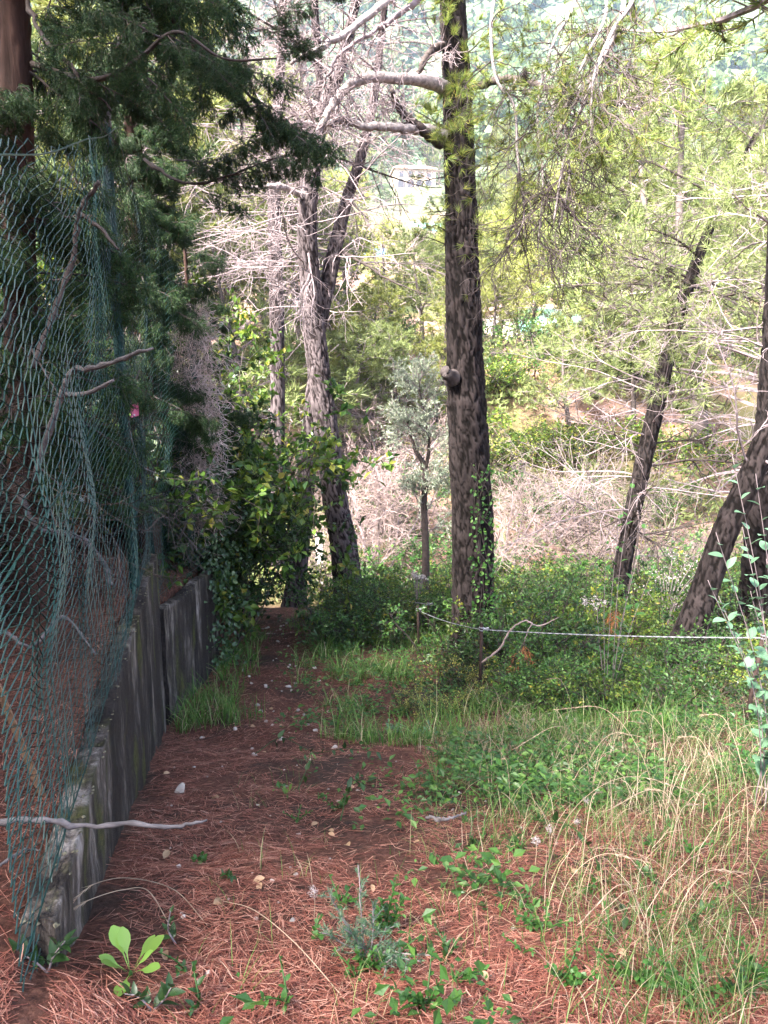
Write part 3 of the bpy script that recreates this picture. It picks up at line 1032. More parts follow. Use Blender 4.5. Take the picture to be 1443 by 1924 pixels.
def hill_pine_meshes(seed, h=9.0, spread=3.0, mats=('pine_pale',), lean=.1, tuft=.20, nb=34):
    r = rs(seed)
    n = 24
    t = np.linspace(0, 1, n)
    tr = np.stack([lean * h * t ** 1.5 * math.cos(seed) + .15 * np.sin(t * 5 + seed), lean * h * t ** 1.5 * math.sin(seed) + .12 * np.cos(t * 6 + seed), h * .93 * t], -1)
    rad = (.16 * (1 - t) + .03) * h / 9
    mb = MB()
    tubes(mb, tr, rad[None], 8, seed)
    trunk = mb.mesh('trunk', M['bark_far'], True)
    par = tr[None]
    b1, r1 = grow(par, np.broadcast_to(rad, (1, n)), nb, seed + 1, (spread * .55, spread * 1.1), (55, 95), (.34, 1), 8, .12, -.05, .15, .4, .25, .3, .55)
    b2, r2 = grow(b1, r1, 7, seed + 2, (spread * .2, spread * .45), (30, 75), (.3, 1), 6, .2, -.1, 0, .5)
    mb = MB()
    tubes(mb, b1, r1, 4, seed)
    tubes(mb, b2, np.maximum(r2, .008), 3, seed)
    d1, e1 = grow(par, np.broadcast_to(rad, (1, n)), 16, seed + 6, (spread * .4, spread * .9), (75, 110), (.12, .5), 7, .14, .1, 0, .22, .3)
    d2, e2 = grow(d1, e1, 7, seed + 7, (.3, .8), (30, 70), (.2, 1), 5, .2, .05)
    tubes(mb, d1, e1, 3, seed)
    tubes(mb, d2, np.maximum(e2, .007), 3, seed)
    limbs = mb.mesh('limbs', M['twig'])
    p, tg = along(b2, 7, seed + 3, (.25, 1))
    p2, tg2 = b2[:, -1], nrm(b2[:, -1] - b2[:, -2])
    p, tg = np.vstack([p, p2]), np.vstack([tg, tg2])
    mb = MB()
    needles(mb, p + r.normal(size=p.shape) * .06, tg + [0, 0, .55], 9, (tuft * .7, tuft * 1.4), tuft * .075, .7, seed + 4)
    return trunk, limbs, mb.mesh('crown', M[mats[0]]), [M[m] for m in mats]


KINDS = []
for k in range(5):
    KINDS.append(hill_pine_meshes(700 + k * 31, 9.0, 2.5 + .35 * k, ('pine_pale', 'pine_yellow', 'pine_dark'), .05 + .05 * (k % 3), .24, 30 + 3 * k))


def put_hill_pine(x, y, h, kind, tone, rz, label, group, sink=.15, wide=1.0):
    root = empty('pine_tree', (x, y, float(H(x, y)) - sink), rz)
    s = h / 9.0
    root.scale = (s * wide, s * wide, s)
    t, l, cr, cm = KINDS[kind]
    link('trunk', t, root)
    stuffpart(link('limbs', l, root))
    o = stuffpart(link('crown', cr, root))
    o.material_slots[0].link = 'OBJECT'
    o.material_slots[0].material = cm[tone]
    tag(root, label, 'tree', group)


TONE_LABEL = ['pale green pine in the wood on the slope across the ravine', 'yellow-green pine in the wood on the slope across the ravine', 'dark green pine in the wood on the slope across the ravine']
SPECIAL = []


def far_trees():
    r = rs(900)
    # trees that stand out one by one: u, Y, height, kind, tone
    spec = [(1310, 25, 12.5, 1, 0), (1235, 33, 12, 2, 0), (1440, 20, 10.5, 3, 0), (1180, 40, 11, 4, 1), (1395, 36, 12, 0, 1), (1080, 50, 9, 2, 1),
            (430, 26, 11, 3, 0), (560, 36, 12, 1, 0), (330, 22, 12, 4, 1), (650, 31, 7.2, 0, 1), (230, 28, 12, 2, 1), (500, 21, 8.5, 2, 0), (100, 24, 12, 1, 0),
            (700, 26, 4.6, 3, 1), (665, 25.5, 4.2, 1, 0), (750, 25, 4.0, 2, 0), (820, 25.5, 4.2, 1, 1), (610, 25, 5, 0, 1), (790, 29, 4.8, 4, 0), (640, 23, 5.0, 2, 0), (1000, 32, 4.4, 4, 1), (1060, 31.5, 5.5, 1, 1), (1110, 29, 6.5, 3, 0), (850, 33, 5.5, 2, 1), (940, 41, 7.0, 0, 1), (740, 35, 5.6, 1, 1), (600, 27, 6.4, 4, 0), (380, 33, 12, 0, 1), (160, 19, 9, 3, 2), (960, 52, 8, 3, 1), (1040, 56, 9, 0, 1), (1100, 60, 10, 2, 1), (900, 58, 9, 1, 0), (980, 64, 9, 4, 1), (1160, 54, 10, 1, 0), (930, 30.5, 3.6, 4, 1), (975, 35, 3.4, 1, 1), (900, 37, 5.0, 3, 0), (1075, 25, 4.6, 1, 0), (1125, 27, 5.5, 2, 1), (1190, 25.5, 5, 0, 0)]
    for i, (u, Y, h, k, tone) in enumerate(spec):
        put_hill_pine(XY(u, Y, 700), Y, h, k, tone, r.uniform(0, 6.28), TONE_LABEL[tone], 'pines across the ravine', wide=1.15)
    Yh = hill_depth(780, 352)
    for i, (du, dY, h) in enumerate(((-62, 0, 5), (-48, 10, 7), (60, 6, 6), (75, -4, 5), (-20, 14, 7), (20, 14, 8), (45, 12, 8), (-75, -8, 5), (-55, -22, 3.5), (-15, -24, 3), (30, -24, 3), (62, -22, 4))):
        put_hill_pine(XY(780 + du, Yh + dY, 350), Yh + dY, h, i % 5, 2 if i % 3 else 0, i * 1.9, 'pine in the dark grove around the cream house', 'pines around the cream house', wide=1.5)
    n = 0
    tries = 0
    pts = []
    while n < 150 and tries < 6000:
        tries += 1
        y = 38 + 175 * r.random() ** 1.4
        x = r.uniform(-.62, .66) * y
        h = r.uniform(6, 11)
        z = float(H(x, y))
        ut, vt = proj(np.array([x, y, z + h]))
        if 675 < ut < 850 and y < 182:
            if vt < (512 if y < 90 else 385):
                continue
        if 940 < ut < 1110 and y < 52 and vt < 640:
            continue
        if 1290 < ut and 34 < y < 74 and vt < 600:
            continue
        if any((x - a) ** 2 + (y - b) ** 2 < (2.2 + y * .02) ** 2 for a, b in pts):
            continue
        pts.append((x, y))
        tone = int(r.choice([0, 0, 1, 1, 1, 2]))
        put_hill_pine(x, y, h, int(r.integers(5)), tone, r.uniform(0, 6.28), TONE_LABEL[tone], 'pines across the ravine', wide=1.25)
        n += 1


far_trees()


def far_forest():
    r = rs(950)
    mb = MB()
    n = 4600
    y = 170 + 480 * r.random(n) ** .8
    x = r.uniform(-.75, .75, n) * y
    dens = fbm(x * .012, y * .012, 0, 77, 3)
    k = dens > -.25
    # keep the meadow round the house open
    u, v = proj(np.stack([x, y, H(x, y)], -1))
    k &= ~((u > 690) & (u < 860) & (y < 195))
    x, y = x[k], y[k]
    z = H(x, y)
    n = len(x)
    s = r.uniform(2.0, 4.2, n) * (1 + y / 900)
    c = np.stack([x, y, z + s * .9], -1)
    m = 18
    d = nrm(r.normal(size=(n, m, 3)))
    d[..., 2] = np.abs(d[..., 2]) * 1.2 - .35
    pos = c[:, None] + d * s[:, None, None] * r.uniform(.55, 1.05, (n, m, 1))
    t = nrm(np.cross(d, r.normal(size=(n, m, 3))))
    leaves(mb, pos.reshape(-1, 3), t.reshape(-1, 3), d.reshape(-1, 3), np.repeat(s, m) * .75, np.repeat(s, m) * .6, .1)
    o = mb.obj('distant_forest', M['pine_dark'])
    tag(o, 'hazy blue-green forest covering the far mountainside', 'forest', kind='stuff')


far_forest()


def scrub():
    """low scrub hiding the hillside between the trees"""
    r = rs(960)
    mb = MB()
    n = 3100
    y = 17.5 + 90 * r.random(n) ** 2.0
    x = r.uniform(-.65, .68, n) * y
    u, v = proj(np.stack([x, y, H(x, y)], -1))
    bank = (u > 890) & (u < 1060) & (y > 22) & (y < 33)
    pink = (u > 600) & (u < 1000) & (y < 24)
    k = (~bank | (r.random(n) < .8)) & (~pink | (r.random(n) < .25)) & (fbm(x * .15, y * .15, 0, 12, 3) > -.6)
    x, y = x[k], y[k]
    n = len(x)
    s = r.uniform(.25, .8, n)
    c = np.stack([x, y, H(x, y) + s * .35], -1)
    m = 24
    d = nrm(r.normal(size=(n, m, 3)))
    d[..., 2] = np.abs(d[..., 2])
    pos = c[:, None] + d * s[:, None, None] * r.uniform(.4, 1, (n, m, 1))
    leaves(mb, pos.reshape(-1, 3), (d + .6 * r.normal(size=d.shape)).reshape(-1, 3), r.normal(size=(n * m, 3)), np.repeat(s, m) * .36, np.repeat(s, m) * .13, .2)
    o = mb.obj('scrub', M['pine_pale'])
    tag(o, 'low pale green scrub over the slope across the ravine', 'scrub', kind='stuff')


scrub()


# ------------------------------------------------------------------ bare pinkish bushes in the ravine
def bare_bush_mesh(seed, h):
    r = rs(seed)
    m = 9
    st = r.normal(size=(m, 3)) * [.12, .12, 0]
    d = nrm(np.column_stack([r.normal(size=(m, 2)) * .45, np.ones(m)]))
    b0 = curve(st, d, r.uniform(.6, 1, m) * h, 9, r, .12, .05)
    r0 = np.linspace(.028, .008, 9)[None].repeat(m, 0)
    b1, r1 = grow(b0, r0, 9, seed + 1, (.35 * h, .6 * h), (25, 65), (.15, 1), 8, .16, -.05)
    b2, r2 = grow(b1, r1, 7, seed + 2, (.12 * h, .3 * h), (25, 65), (.2, 1), 6, .2, 0)
    b3, r3 = grow(b2, r2, 2, seed + 3, (.06 * h, .16 * h), (25, 65), (.3, 1), 4, .2, 0)
    a, b = MB(), MB()
    tubes(a, b0, r0, 5)
    tubes(b, b1, np.maximum(r1 * .8, .0045), 3)
    tubes(b, b2, np.maximum(r2 * .8, .0035), 3)
    tubes(b, b3, np.maximum(r3 * .8, .003), 3)
    return a.mesh('stems', M['twig']), b.mesh('twigs', M['twig_pale'])


BARE = [bare_bush_mesh(1000 + 10 * i, 2.6) for i in range(3)]
for i, (u, Y, s) in enumerate(((655, 20, 1.2), (700, 19, 1.1), (740, 21, 1.15), (640, 24, 1.2), (955, 18.5, 1.0), (1010, 20, 1.1), (1110, 19, 1.0), (1240, 17, 1.0), (760, 24, 1.1), (620, 18, .9))):
    x = XY(u, Y, 950)
    root = empty('bare_bush', (x, Y, float(H(x, Y)) - .05), i * 1.3)
    root.scale = (s * 1.15, s * 1.15, s)
    a, b = BARE[i % 3]
    stuffpart(link('stems', a, root))
    stuffpart(link('twigs', b, root))
    tag(root, 'leafless pinkish-grey bush in the ravine below the pines', 'bush', 'bare bushes in the ravine')


# ------------------------------------------------------------------ leafy shrubs
def shrub_mesh(seed, h, wid, nleaf, ll, lw, mat, stems=10, oval=False, upright=.8, twig='twig_dark', K1=8, per=3):
    r = rs(seed)
    st = r.normal(size=(stems, 3)) * [.18 * wid, .18 * wid, 0]
    d = nrm(np.column_stack([r.normal(size=(stems, 2)) * .5 * wid / h, np.full(stems, upright)]))
    b0 = curve(st, d, r.uniform(.6, 1.05, stems) * h, 9, r, .13, .05)
    r0 = np.linspace(.011, .004, 9)[None].repeat(stems, 0)
    b1, r1 = grow(b0, r0, K1, seed + 1, (.25 * h, .5 * h), (30, 75), (.15, 1), 7, .16, .05)
    b2, r2 = grow(b1, r1, 5, seed + 2, (.08 * h, .22 * h), (30, 75), (.2, 1), 5, .2, .05)
    mb = MB()
    tubes(mb, b0, r0, 4)
    tubes(mb, b1, np.maximum(r1, .002), 3)
    tubes(mb, b2, np.maximum(r2, .0015), 3)
    sm = mb.mesh('stems', M[twig])
    p, t = along(b2, per, seed + 4, (.1, 1))
    p1, t1 = along(b1, per * 2, seed + 5, (.3, 1))
    p, t = np.vstack([p, p1]), np.vstack([t, t1])
    if len(p) > nleaf:
        k = r.permutation(len(p))[:nleaf]
        p, t = p[k], t[k]
    n = len(p)
    dr = nrm(t * .5 + r.normal(size=(n, 3)) * .7)
    nm = r.normal(size=(n, 3)) * .6 + [0, 0, 1]
    s = r.uniform(.6, 1.25, n)
    lb = MB()
    leaves(lb, p, dr, nm, ll * s, lw * s, .22, oval)
    return sm, lb.mesh('leaves', M[mat])


def put(name, meshes, x, y, s, rz, label, cat, group=None, dz=-.02, sxy=1.0, names=('stems', 'leaves')):
    root = empty(name, (x, y, float(H(x, y)) + dz), rz)
    root.scale = (s * sxy, s * sxy, s)
    for n_, me in zip(names, meshes):
        stuffpart(link(n_, me, root))
    tag(root, label, cat, group)
    return root


SH_D = [shrub_mesh(1100 + 7 * i, 1.0, 1.0, 2600, .05, .027, 'leaf_dark' if i == 0 else 'leaf_mid', 12) for i in range(4)]
SH_B = [shrub_mesh(1150 + 7 * i, 1.0, 1.0, 2200, .052, .03, 'leaf_bright', 10) for i in range(2)]
SH_Y = shrub_mesh(1170, .8, 1.0, 900, .034, .022, 'leaf_yellow', 9)
r = rs(1200)
belt = []
for i in range(64):
    Y = r.uniform(6.4, 12.5)
    u = r.uniform(600, 1480)
    if u < 840 and Y < 8.2:
        Y = r.uniform(8.6, 12)
    if u > 1000 and i % 3 == 0:
        Y = r.uniform(5.6, 7.5)
    x = XY(u, Y, 1150)
    if x < path_x(Y) + .75 or (680 < u < 870 and Y < 10.4) or (860 < u < 950 and Y < 7.0):
        continue
    belt.append((x, Y))
    s = r.uniform(.7, 1.05) * (1.0 if Y > 7.5 else .7)
    b = r.random() < .42
    put('undergrowth_shrub', SH_B[i % 2] if b else SH_D[i % 4], x, Y, s, r.uniform(0, 6.28),
        'bright green small-leaved shrub in the thicket around the cable posts' if b else 'dark green small-leaved shrub in the thicket around the cable posts', 'shrub', 'thicket around the cable posts', sxy=1.15)
for (u, Y, s) in ((860, 7.2, .62), (800, 6.2, .42), (835, 6.0, .40), (900, 7.0, .6), (770, 6.3, .34), (880, 6.2, .45)):
    x = XY(u, Y, 1250)
    put('yellow_shrub', SH_Y, x, Y, s, u, 'straggly shrub with yellowing leaves at the foot of the thick pine', 'shrub', 'yellowing shrubs under the thick pine')

rh = rs(1250)
for i in range(54):
    Y = rh.uniform(18.5, 33)
    u = rh.uniform(600, 1440)
    if i >= 34:
        Y, u = rh.uniform(24, 31), rh.uniform(890, 1250)
    x = XY(u, Y, 800)
    b = i % 3
    put('hillside_shrub', (SH_B[i % 2], SH_D[1], SH_Y)[b], x, Y, rh.uniform(1.1, 2.0), rh.uniform(0, 6), ('bright green bush on the bank across the ravine', 'mid green bush on the bank across the ravine', 'yellow-leaved bush on the bank across the ravine')[b], 'bush', 'bushes on the bank across the ravine', sxy=1.3)

for i, (u, Y) in enumerate(((640, 17.5), (720, 16.8), (850, 17), (930, 17), (1000, 16.6), (1070, 17.5), (1130, 16.5), (1230, 15.5), (1340, 15), (1420, 16))):
    put('hillside_shrub', (SH_B[i % 2], SH_D[1 + i % 3])[i % 2], XY(u, Y, 950), Y, rh.uniform(1.3, 1.9), i * 1.1, 'green shrub standing among the leafless bushes in the ravine', 'bush', 'green shrubs in the ravine', sxy=1.2)

# olive
def olive():
    Y = 13.0
    x = XY(795, Y, 1060)
    z = float(H(x, Y))
    root = empty('olive_tree', (x, Y, z))
    r = rs(1300)
    T = lambda u, v, y=Y: P(u, v, y) - np.array([x, Y, z])
    mb = MB()
    ct = catmull(np.array([[0, 0, -.1, .085], [*T(800, 1060), .075], [*T(797, 950), .06], [*T(798, 880), .05], [*T(780, 845), .035], [*T(768, 800), .022], [*T(760, 760), .012]]), 40)
    tubes(mb, ct[:, :3], ct[None, :, 3], 8)
    ct2 = catmull(np.array([[*T(798, 890), .04], [*T(806, 840), .03], [*T(800, 790), .02], [*T(790, 740), .012], [*T(786, 700), .006]]), 30)
    mb.obj('trunk', M['twig_dark'], root, True)
    m2 = MB()
    tubes(m2, ct2[:, :3], ct2[None, :, 3], 6)
    m2.obj('limb', M['twig_dark'], root, True)
    par = np.stack([ct[5:35, :3], ct2[:, :3]])
    b1, r1 = grow(par, np.full(par.shape[:2], .012), 34, 1301, (.5, 1.2), (30, 80), (.15, 1), 8, .15, -.15, 0, .8)
    b2, r2 = grow(b1, r1, 8, 1302, (.2, .5), (25, 60), (.2, 1), 6, .15, 0)
    m3 = MB()
    tubes(m3, b1, np.maximum(r1, .004), 3)
    tubes(m3, b2, np.maximum(r2, .003), 3)
    stuffpart(m3.obj('twigs', M['twig'], root))
    p, t = along(b2, 26, 1303, (0, 1))
    n = len(p)
    lb = MB()
    leaves(lb, p, t + r.normal(size=(n, 3)) * .7, r.normal(size=(n, 3)), .065 * r.uniform(.7, 1.2, n), .014, .1)
    stuffpart(lb.obj('crown', M['leaf_olive'], root))
    tag(root, 'small silvery olive tree between the forked pine and the thick pine', 'tree')


olive()


# ------------------------------------------------------------------ cypresses at the fence
def spray_mesh(seed, L, droop, dense=1.0):
    """one cypress branch along +X: drooping branchlets clad in scale-leaf threads"""
    r = rs(seed)
    b0 = curve(np.zeros((1, 3)), np.array([[1.0, 0, .15]]), np.array([L]), 14, r, .07, droop * .5)
    r0 = np.linspace(.013, .003, 14)[None] * L
    b1, r1 = grow(b0, r0, int(30 * dense), seed + 1, (.22 * L, .42 * L), (35, 75), (.12, 1), 8, .12, droop, 0, .5, .4, .2, .5)
    b2, r2 = grow(b1, r1, 9, seed + 2, (.08 * L, .19 * L), (25, 55), (.1, 1), 6, .12, droop * .8, 0, .7, .4, .1, .4)
    b3, r3 = grow(b2, r2, 7, seed + 3, (.035 * L, .085 * L), (20, 50), (.1, 1), 4, .12, droop * .4)
    mb = MB()
    tubes(mb, b0, r0, 6)
    tubes(mb, b1, np.maximum(r1, .002), 3)
    wood = mb.mesh('wood', M['bark_far'])
    fb = MB()
    tubes(fb, b2, np.full(b2.shape[:2], .0022) * np.linspace(1, .5, 6)[None], 3)
    tubes(fb, b3, np.full(b3.shape[:2], .0019) * np.linspace(1, .4, 4)[None], 3)
    p, t = along(b3, 4, seed + 5, (.1, 1))
    needles(fb, p, t, 2, (.012, .03), .0022, .45, seed + 6)
    return wood, fb.mesh('sprays', M['cyp'])


SPR = [spray_mesh(1400 + 20 * i, 1.0, d) for i, d in enumerate((.35, .6, .9))]


def cypress(trunk_ctrl, branches, label, group='cypresses by the fence', seed=0):
    root = empty('cypress_tree')
    _, c = trunk_mesh(np.array(trunk_ctrl), 'trunk', M['bark_cyp'], root, 36, 200, .014, .025, seed + 3, 1.2)
    for i, (p, az, el, s, k) in enumerate(branches):
        o = empty('branch', p)
        o.parent = root
        o.rotation_euler = (rs(seed + i).uniform(-.4, .4), -el, az)
        o.scale = (s, s, s)
        stuffpart(link('wood', SPR[k][0], o))
        stuffpart(link('sprays', SPR[k][1], o))
    tag(root, label, 'tree', group)
    return root, c


def auto_branches(c, n, seed, srange=(.7, 1.4), trange=(.15, 1), az=None, kinds=(0, 1, 2), el=(-.4, .3)):
    r = rs(seed)
    out = []
    for i in range(n):
        t = r.uniform(*trange)
        p = c[int(t * (len(c) - 1)), :3]
        a = r.uniform(0, 2 * np.pi) if az is None else r.normal(az[0], az[1])
        out.append((tuple(p), a, r.uniform(*el), r.uniform(*srange) * (1.15 - .5 * t), int(r.choice(kinds))))
    return out


def near_cypress():
    # brown trunk close behind the mesh, its branches arching over the fence toward the path
    ct = [[-2.12, 4.25, -.1, .10], [-2.08, 4.25, 1.0, .09], [-2.0, 4.24, 2.2, .085], [-1.93, 4.22, 3.2, .08], [-1.88, 4.2, 4.5, .075], [-1.85, 4.2, 7.5, .03]]
    c = catmull(ct, 160)
    br = []
    r = rs(31)
    # sprays along a long overhanging limb, hanging down
    limb = catmull(np.array([P(60, -60, 4.2), P(150, -90, 4.3), P(270, -20, 4.4), P(370, 90, 4.5), P(440, 150, 4.6), P(500, 215, 4.7), P(560, 285, 4.8)]), 40)
    for i in range(22):
        t = r.uniform(.1, 1)
        p = limb[int(t * 39)]
        br.append((tuple(p), r.uniform(-2.6, .7), r.uniform(-1.2, -.3), r.uniform(.30, .55) * (1.15 - .35 * t), int(r.integers(0, 3))))
    limb2 = catmull(np.array([P(60, 120, 4.2), P(170, 150, 4.0), P(250, 120, 4.0), P(330, 60, 3.9), P(420, 110, 3.9), P(520, 110, 3.9)]), 40)
    for i in range(11):
        t = r.uniform(.05, .62)
        p = limb2[int(t * 39)]
        br.append((tuple(p), r.uniform(-2.6, .7), r.uniform(-1.1, .1), r.uniform(.26, .5), int(r.integers(0, 3))))
    for (u, v, Y) in ((478, 60, 4.0), (500, 40, 4.0), (510, 75, 4.0), (515, 100, 4.0), (530, 90, 4.0), (560, -10, 4.2), (590, -20, 4.2)):
        br.append((tuple(P(u, v, Y)), r.uniform(-1.5, 1.2), r.uniform(-.3, .6), r.uniform(.14, .24), 0))
    for (u, v, Y, s) in ((350, 330, 4.9, .36), (400, 340, 5.0, .36), (450, 310, 5.0, .36), (500, 300, 4.9, .34), (540, 290, 4.9, .28), (380, 360, 5.0, .3), (330, 300, 4.9, .4), (440, 330, 5.0, .3), (560, 275, 4.9, .24)):
        br.append((tuple(P(u, v, Y)), r.uniform(-.6, .8), r.uniform(-.5, .2), s, int(r.integers(0, 2))))
    br += auto_branches(c, 44, 33, (.45, .8), (.22, .62), (-.6, 1.3), (1, 2), (-.6, .2))
    br += auto_branches(c, 30, 34, (1.0, 1.8), (.7, 1), None, (0, 1, 2), (-.2, .5))
    root, _ = cypress(ct, br, 'brown-trunked cypress behind the mesh with sprays arching over the fence', seed=40)
    for i, (l, r0) in enumerate(((limb, .022), (limb2, .016))):
        mb = MB()
        tubes(mb, l, np.linspace(r0, .004, 40)[None], 6)
        mb.obj('limb', M['twig_dark'], root, True)
    simple_tube('limb', [P(50, 0, 4.15), P(80, 70, 4.0), P(130, 120, 3.9), P(165, 165, 3.9), P(210, 205, 3.9)], [.012, .012, .010, .008, .005], M['twig_dark'], 30, 6, root, .004)
    simple_tube('limb', [P(365, 95, 4.5), P(420, 130, 4.6), P(470, 205, 4.7), P(545, 262, 4.8)], [.012, .010, .008, .004], M['twig_dark'], 24, 6, root, .004)
    simple_tube('limb', [P(270, 300, 5.2), P(350, 345, 5.0), P(430, 330, 5.0), P(560, 280, 4.9)], [.012, .010, .008, .003], M['twig_dark'], 24, 6, root, .004)


near_cypress()


def tall_cypress(x, y, h, label, seed, n=90, srange=(.6, 1.1), z0=.15, r0=.11, kinds=(1, 2)):
    z = float(H(x, y))
    ct = [[x, y, z - .1, r0], [x + .02, y, z + h * .25, r0 * .85], [x + .05, y, z + h * .6, r0 * .6], [x, y, z + h, .02]]
    c = catmull(ct, 160)
    cypress(ct, auto_branches(c, n, seed, srange, (z0, 1), None, kinds, (-.9, .1)), label, seed=seed)


tall_cypress(-2.36, 7.3, 7.5, 'dark cypress column standing just behind the green fence post', 60, 230, (.42, .75), .30)
tall_cypress(-4.6, 6.6, 9, 'shaded cypress deeper inside the fenced terrace', 61, 120, (.8, 1.4), .05)
tall_cypress(-2.45, 9.5, 4.0, 'short dense cypress in the hedge beyond the vine-covered post', 62, 90, (.5, .9), .08, .06)
tall_cypress(-7.0, 9.5, 9, 'broad cypress at the back of the fenced terrace', 63, 90, (1.0, 1.8), .1)
tall_cypress(-3.3, 11.8, 5, 'bushy cypress at the far end of the hedge beside the path', 64, 90, (.7, 1.1), .05, .07)

tall_cypress(-4.4, 3.0, 10, 'unseen tall cypress added to shade the terrace beside the leaning brace', 65, 110, (1.1, 1.8), .03)  # this and the next: off-frame trees added to block sun from the left
tall_cypress(-4.0, .6, 10, 'unseen tall cypress added to shade the head of the terrace', 66, 110, (1.1, 1.8), .03)

tall_cypress(-3.4, -2.6, 10, 'unseen tall cypress added for shade uphill of the near end of the wall', 67, 90, (1.1, 1.8), .1)  # from here on: trees added behind the camera to shade the foreground
tall_cypress(-1.9, -4.6, 10, 'unseen tall cypress added to shade the head of the path', 68, 90, (1.1, 1.8), .2)
tall_cypress(-5.6, -1.2, 11, 'unseen tall cypress added for shade at the outer edge of the terrace', 69, 90, (1.2, 2.0), .1)

# hedge of leafy shrubs right of the vine post, and shaded shrubs in the terrace
M['leaf_hedge'] = leaf_mat('leaf_hedge', [(0, (.018, .05, .010)), (.5, (.055, .125, .018)), (.85, (.13, .22, .03)), (1, (.32, .32, .05))], .35, .4, .4)
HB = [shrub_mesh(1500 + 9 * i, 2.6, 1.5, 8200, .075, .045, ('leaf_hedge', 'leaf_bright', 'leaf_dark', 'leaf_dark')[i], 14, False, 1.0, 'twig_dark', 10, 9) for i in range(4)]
hedge_spec = [(-2.5, 9.3, 1.4, 0, 'dense green shrub overhanging the path beyond the vine-covered post'), (-2.75, 10.2, 1.6, 1, 'tall yellow-green leafy shrub topping the hedge beside the path'),
              (-2.2, 8.75, .9, 2, 'low dark shrub at the foot of the vine-covered post'), (-2.6, 9.9, 1.1, 3, 'dark leafy shrub on the bank beside the narrow path'), (-2.9, 11.3, 1.2, 2, 'dark leafy shrub below the bushy cypress'),
              (-3.2, 9.4, 1.55, 0, 'dense green shrub behind the overhanging one in the hedge')]
for i, (x, y, s, k, lb) in enumerate(hedge_spec):
    root = put('leafy_shrub', HB[k], x, y, s, i * 2.1, lb, 'shrub', 'hedge along the path')
    root.location.z = min(root.location.z, float(np.interp(y, _PY, _PZ)) + .15)
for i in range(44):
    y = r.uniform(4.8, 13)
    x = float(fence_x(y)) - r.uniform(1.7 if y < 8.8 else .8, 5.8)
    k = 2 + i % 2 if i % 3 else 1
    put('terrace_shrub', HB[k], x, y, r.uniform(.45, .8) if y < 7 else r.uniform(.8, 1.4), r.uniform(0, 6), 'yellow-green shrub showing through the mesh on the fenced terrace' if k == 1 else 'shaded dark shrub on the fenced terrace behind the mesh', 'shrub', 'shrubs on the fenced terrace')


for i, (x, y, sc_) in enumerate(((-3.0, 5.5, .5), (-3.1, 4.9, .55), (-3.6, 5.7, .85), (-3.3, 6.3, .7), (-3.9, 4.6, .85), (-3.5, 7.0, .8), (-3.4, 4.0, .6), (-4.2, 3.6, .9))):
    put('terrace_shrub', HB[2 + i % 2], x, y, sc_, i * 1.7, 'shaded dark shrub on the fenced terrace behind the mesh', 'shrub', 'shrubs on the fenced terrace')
for i, (x, y, sc_) in enumerate(((-2.7, 4.3, .62), (-2.5, 3.4, .5), (-2.95, 5.0, .75), (-3.3, 3.9, .75))):
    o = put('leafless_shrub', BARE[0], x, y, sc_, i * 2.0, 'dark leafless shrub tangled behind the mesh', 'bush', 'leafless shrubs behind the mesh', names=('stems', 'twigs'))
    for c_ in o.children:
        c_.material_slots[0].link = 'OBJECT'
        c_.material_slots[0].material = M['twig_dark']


# ------------------------------------------------------------------ dead vine on the end post
def vine():
    r = rs(1600)
    root = empty('dead_vine', (-1.98, 8.0, -.5))
    L = np.array([-1.98, 8.0, -.5])
    n = 900
    z = r.uniform(.05, 2.35, n)
    wid = np.interp(z, [0, .6, 1.4, 1.8, 2.4], [.09, .12, .16, .15, .08])
    st = np.column_stack([-1.96 + r.normal(size=n) * wid * .75, 7.85 + r.normal(size=n) * wid * .9, z])
    d = nrm(r.normal(size=(n, 3)) + [0, 0, -.7])
    b = curve(st, d, r.uniform(.2, .5, n), 8, r, .42, .15)
    mb = MB()
    tubes(mb, b - L, np.full(b.shape[:2], .0026), 3)
    b2, _ = grow(b[::3], np.full((len(b[::3]), 8), .003), 3, 1601, (.1, .35), (30, 90), (.1, 1), 6, .4, .3)
    tubes(mb, b2 - L, np.full(b2.shape[:2], .0018), 3)
    stuffpart(mb.obj('tendrils', M['vine_dead'], root))
    n = 900
    z = r.uniform(-1.75, .75, n) - r.random(n) * .2
    p = np.column_stack([-1.86 + r.normal(size=n) * .13, 7.92 + r.normal(size=n) * .2, z])
    lb = MB()
    leaves(lb, p - L, nrm(r.normal(size=(n, 3)) + [.3, -.3, -.8]), r.normal(size=(n, 3)) * .5 + [.5, -1, .3], .055 * r.uniform(.6, 1.2, n), .045 * r.uniform(.6, 1.2, n), .12, True)
    stuffpart(lb.obj('ivy_leaves', M['ivy'], root))
    tag(root, 'tangle of dead grey vine with ivy smothering the end fence post', 'vine')


vine()

# ------------------------------------------------------------------ sticks in and around the fence
def stick(ctrl, rads, label, mat='stick', side=None, name='stick', n=30):
    root_ = simple_tube(name, ctrl, rads, M[mat], n, 8, None, .003, int(abs(ctrl[0][0]) * 100))
    for i, (c, rr) in enumerate(side or []):
        simple_tube('side_twig', c, rr, M[mat], 14, 6, root_, .002, i)
    tag(root_, label, 'stick', 'dead sticks')


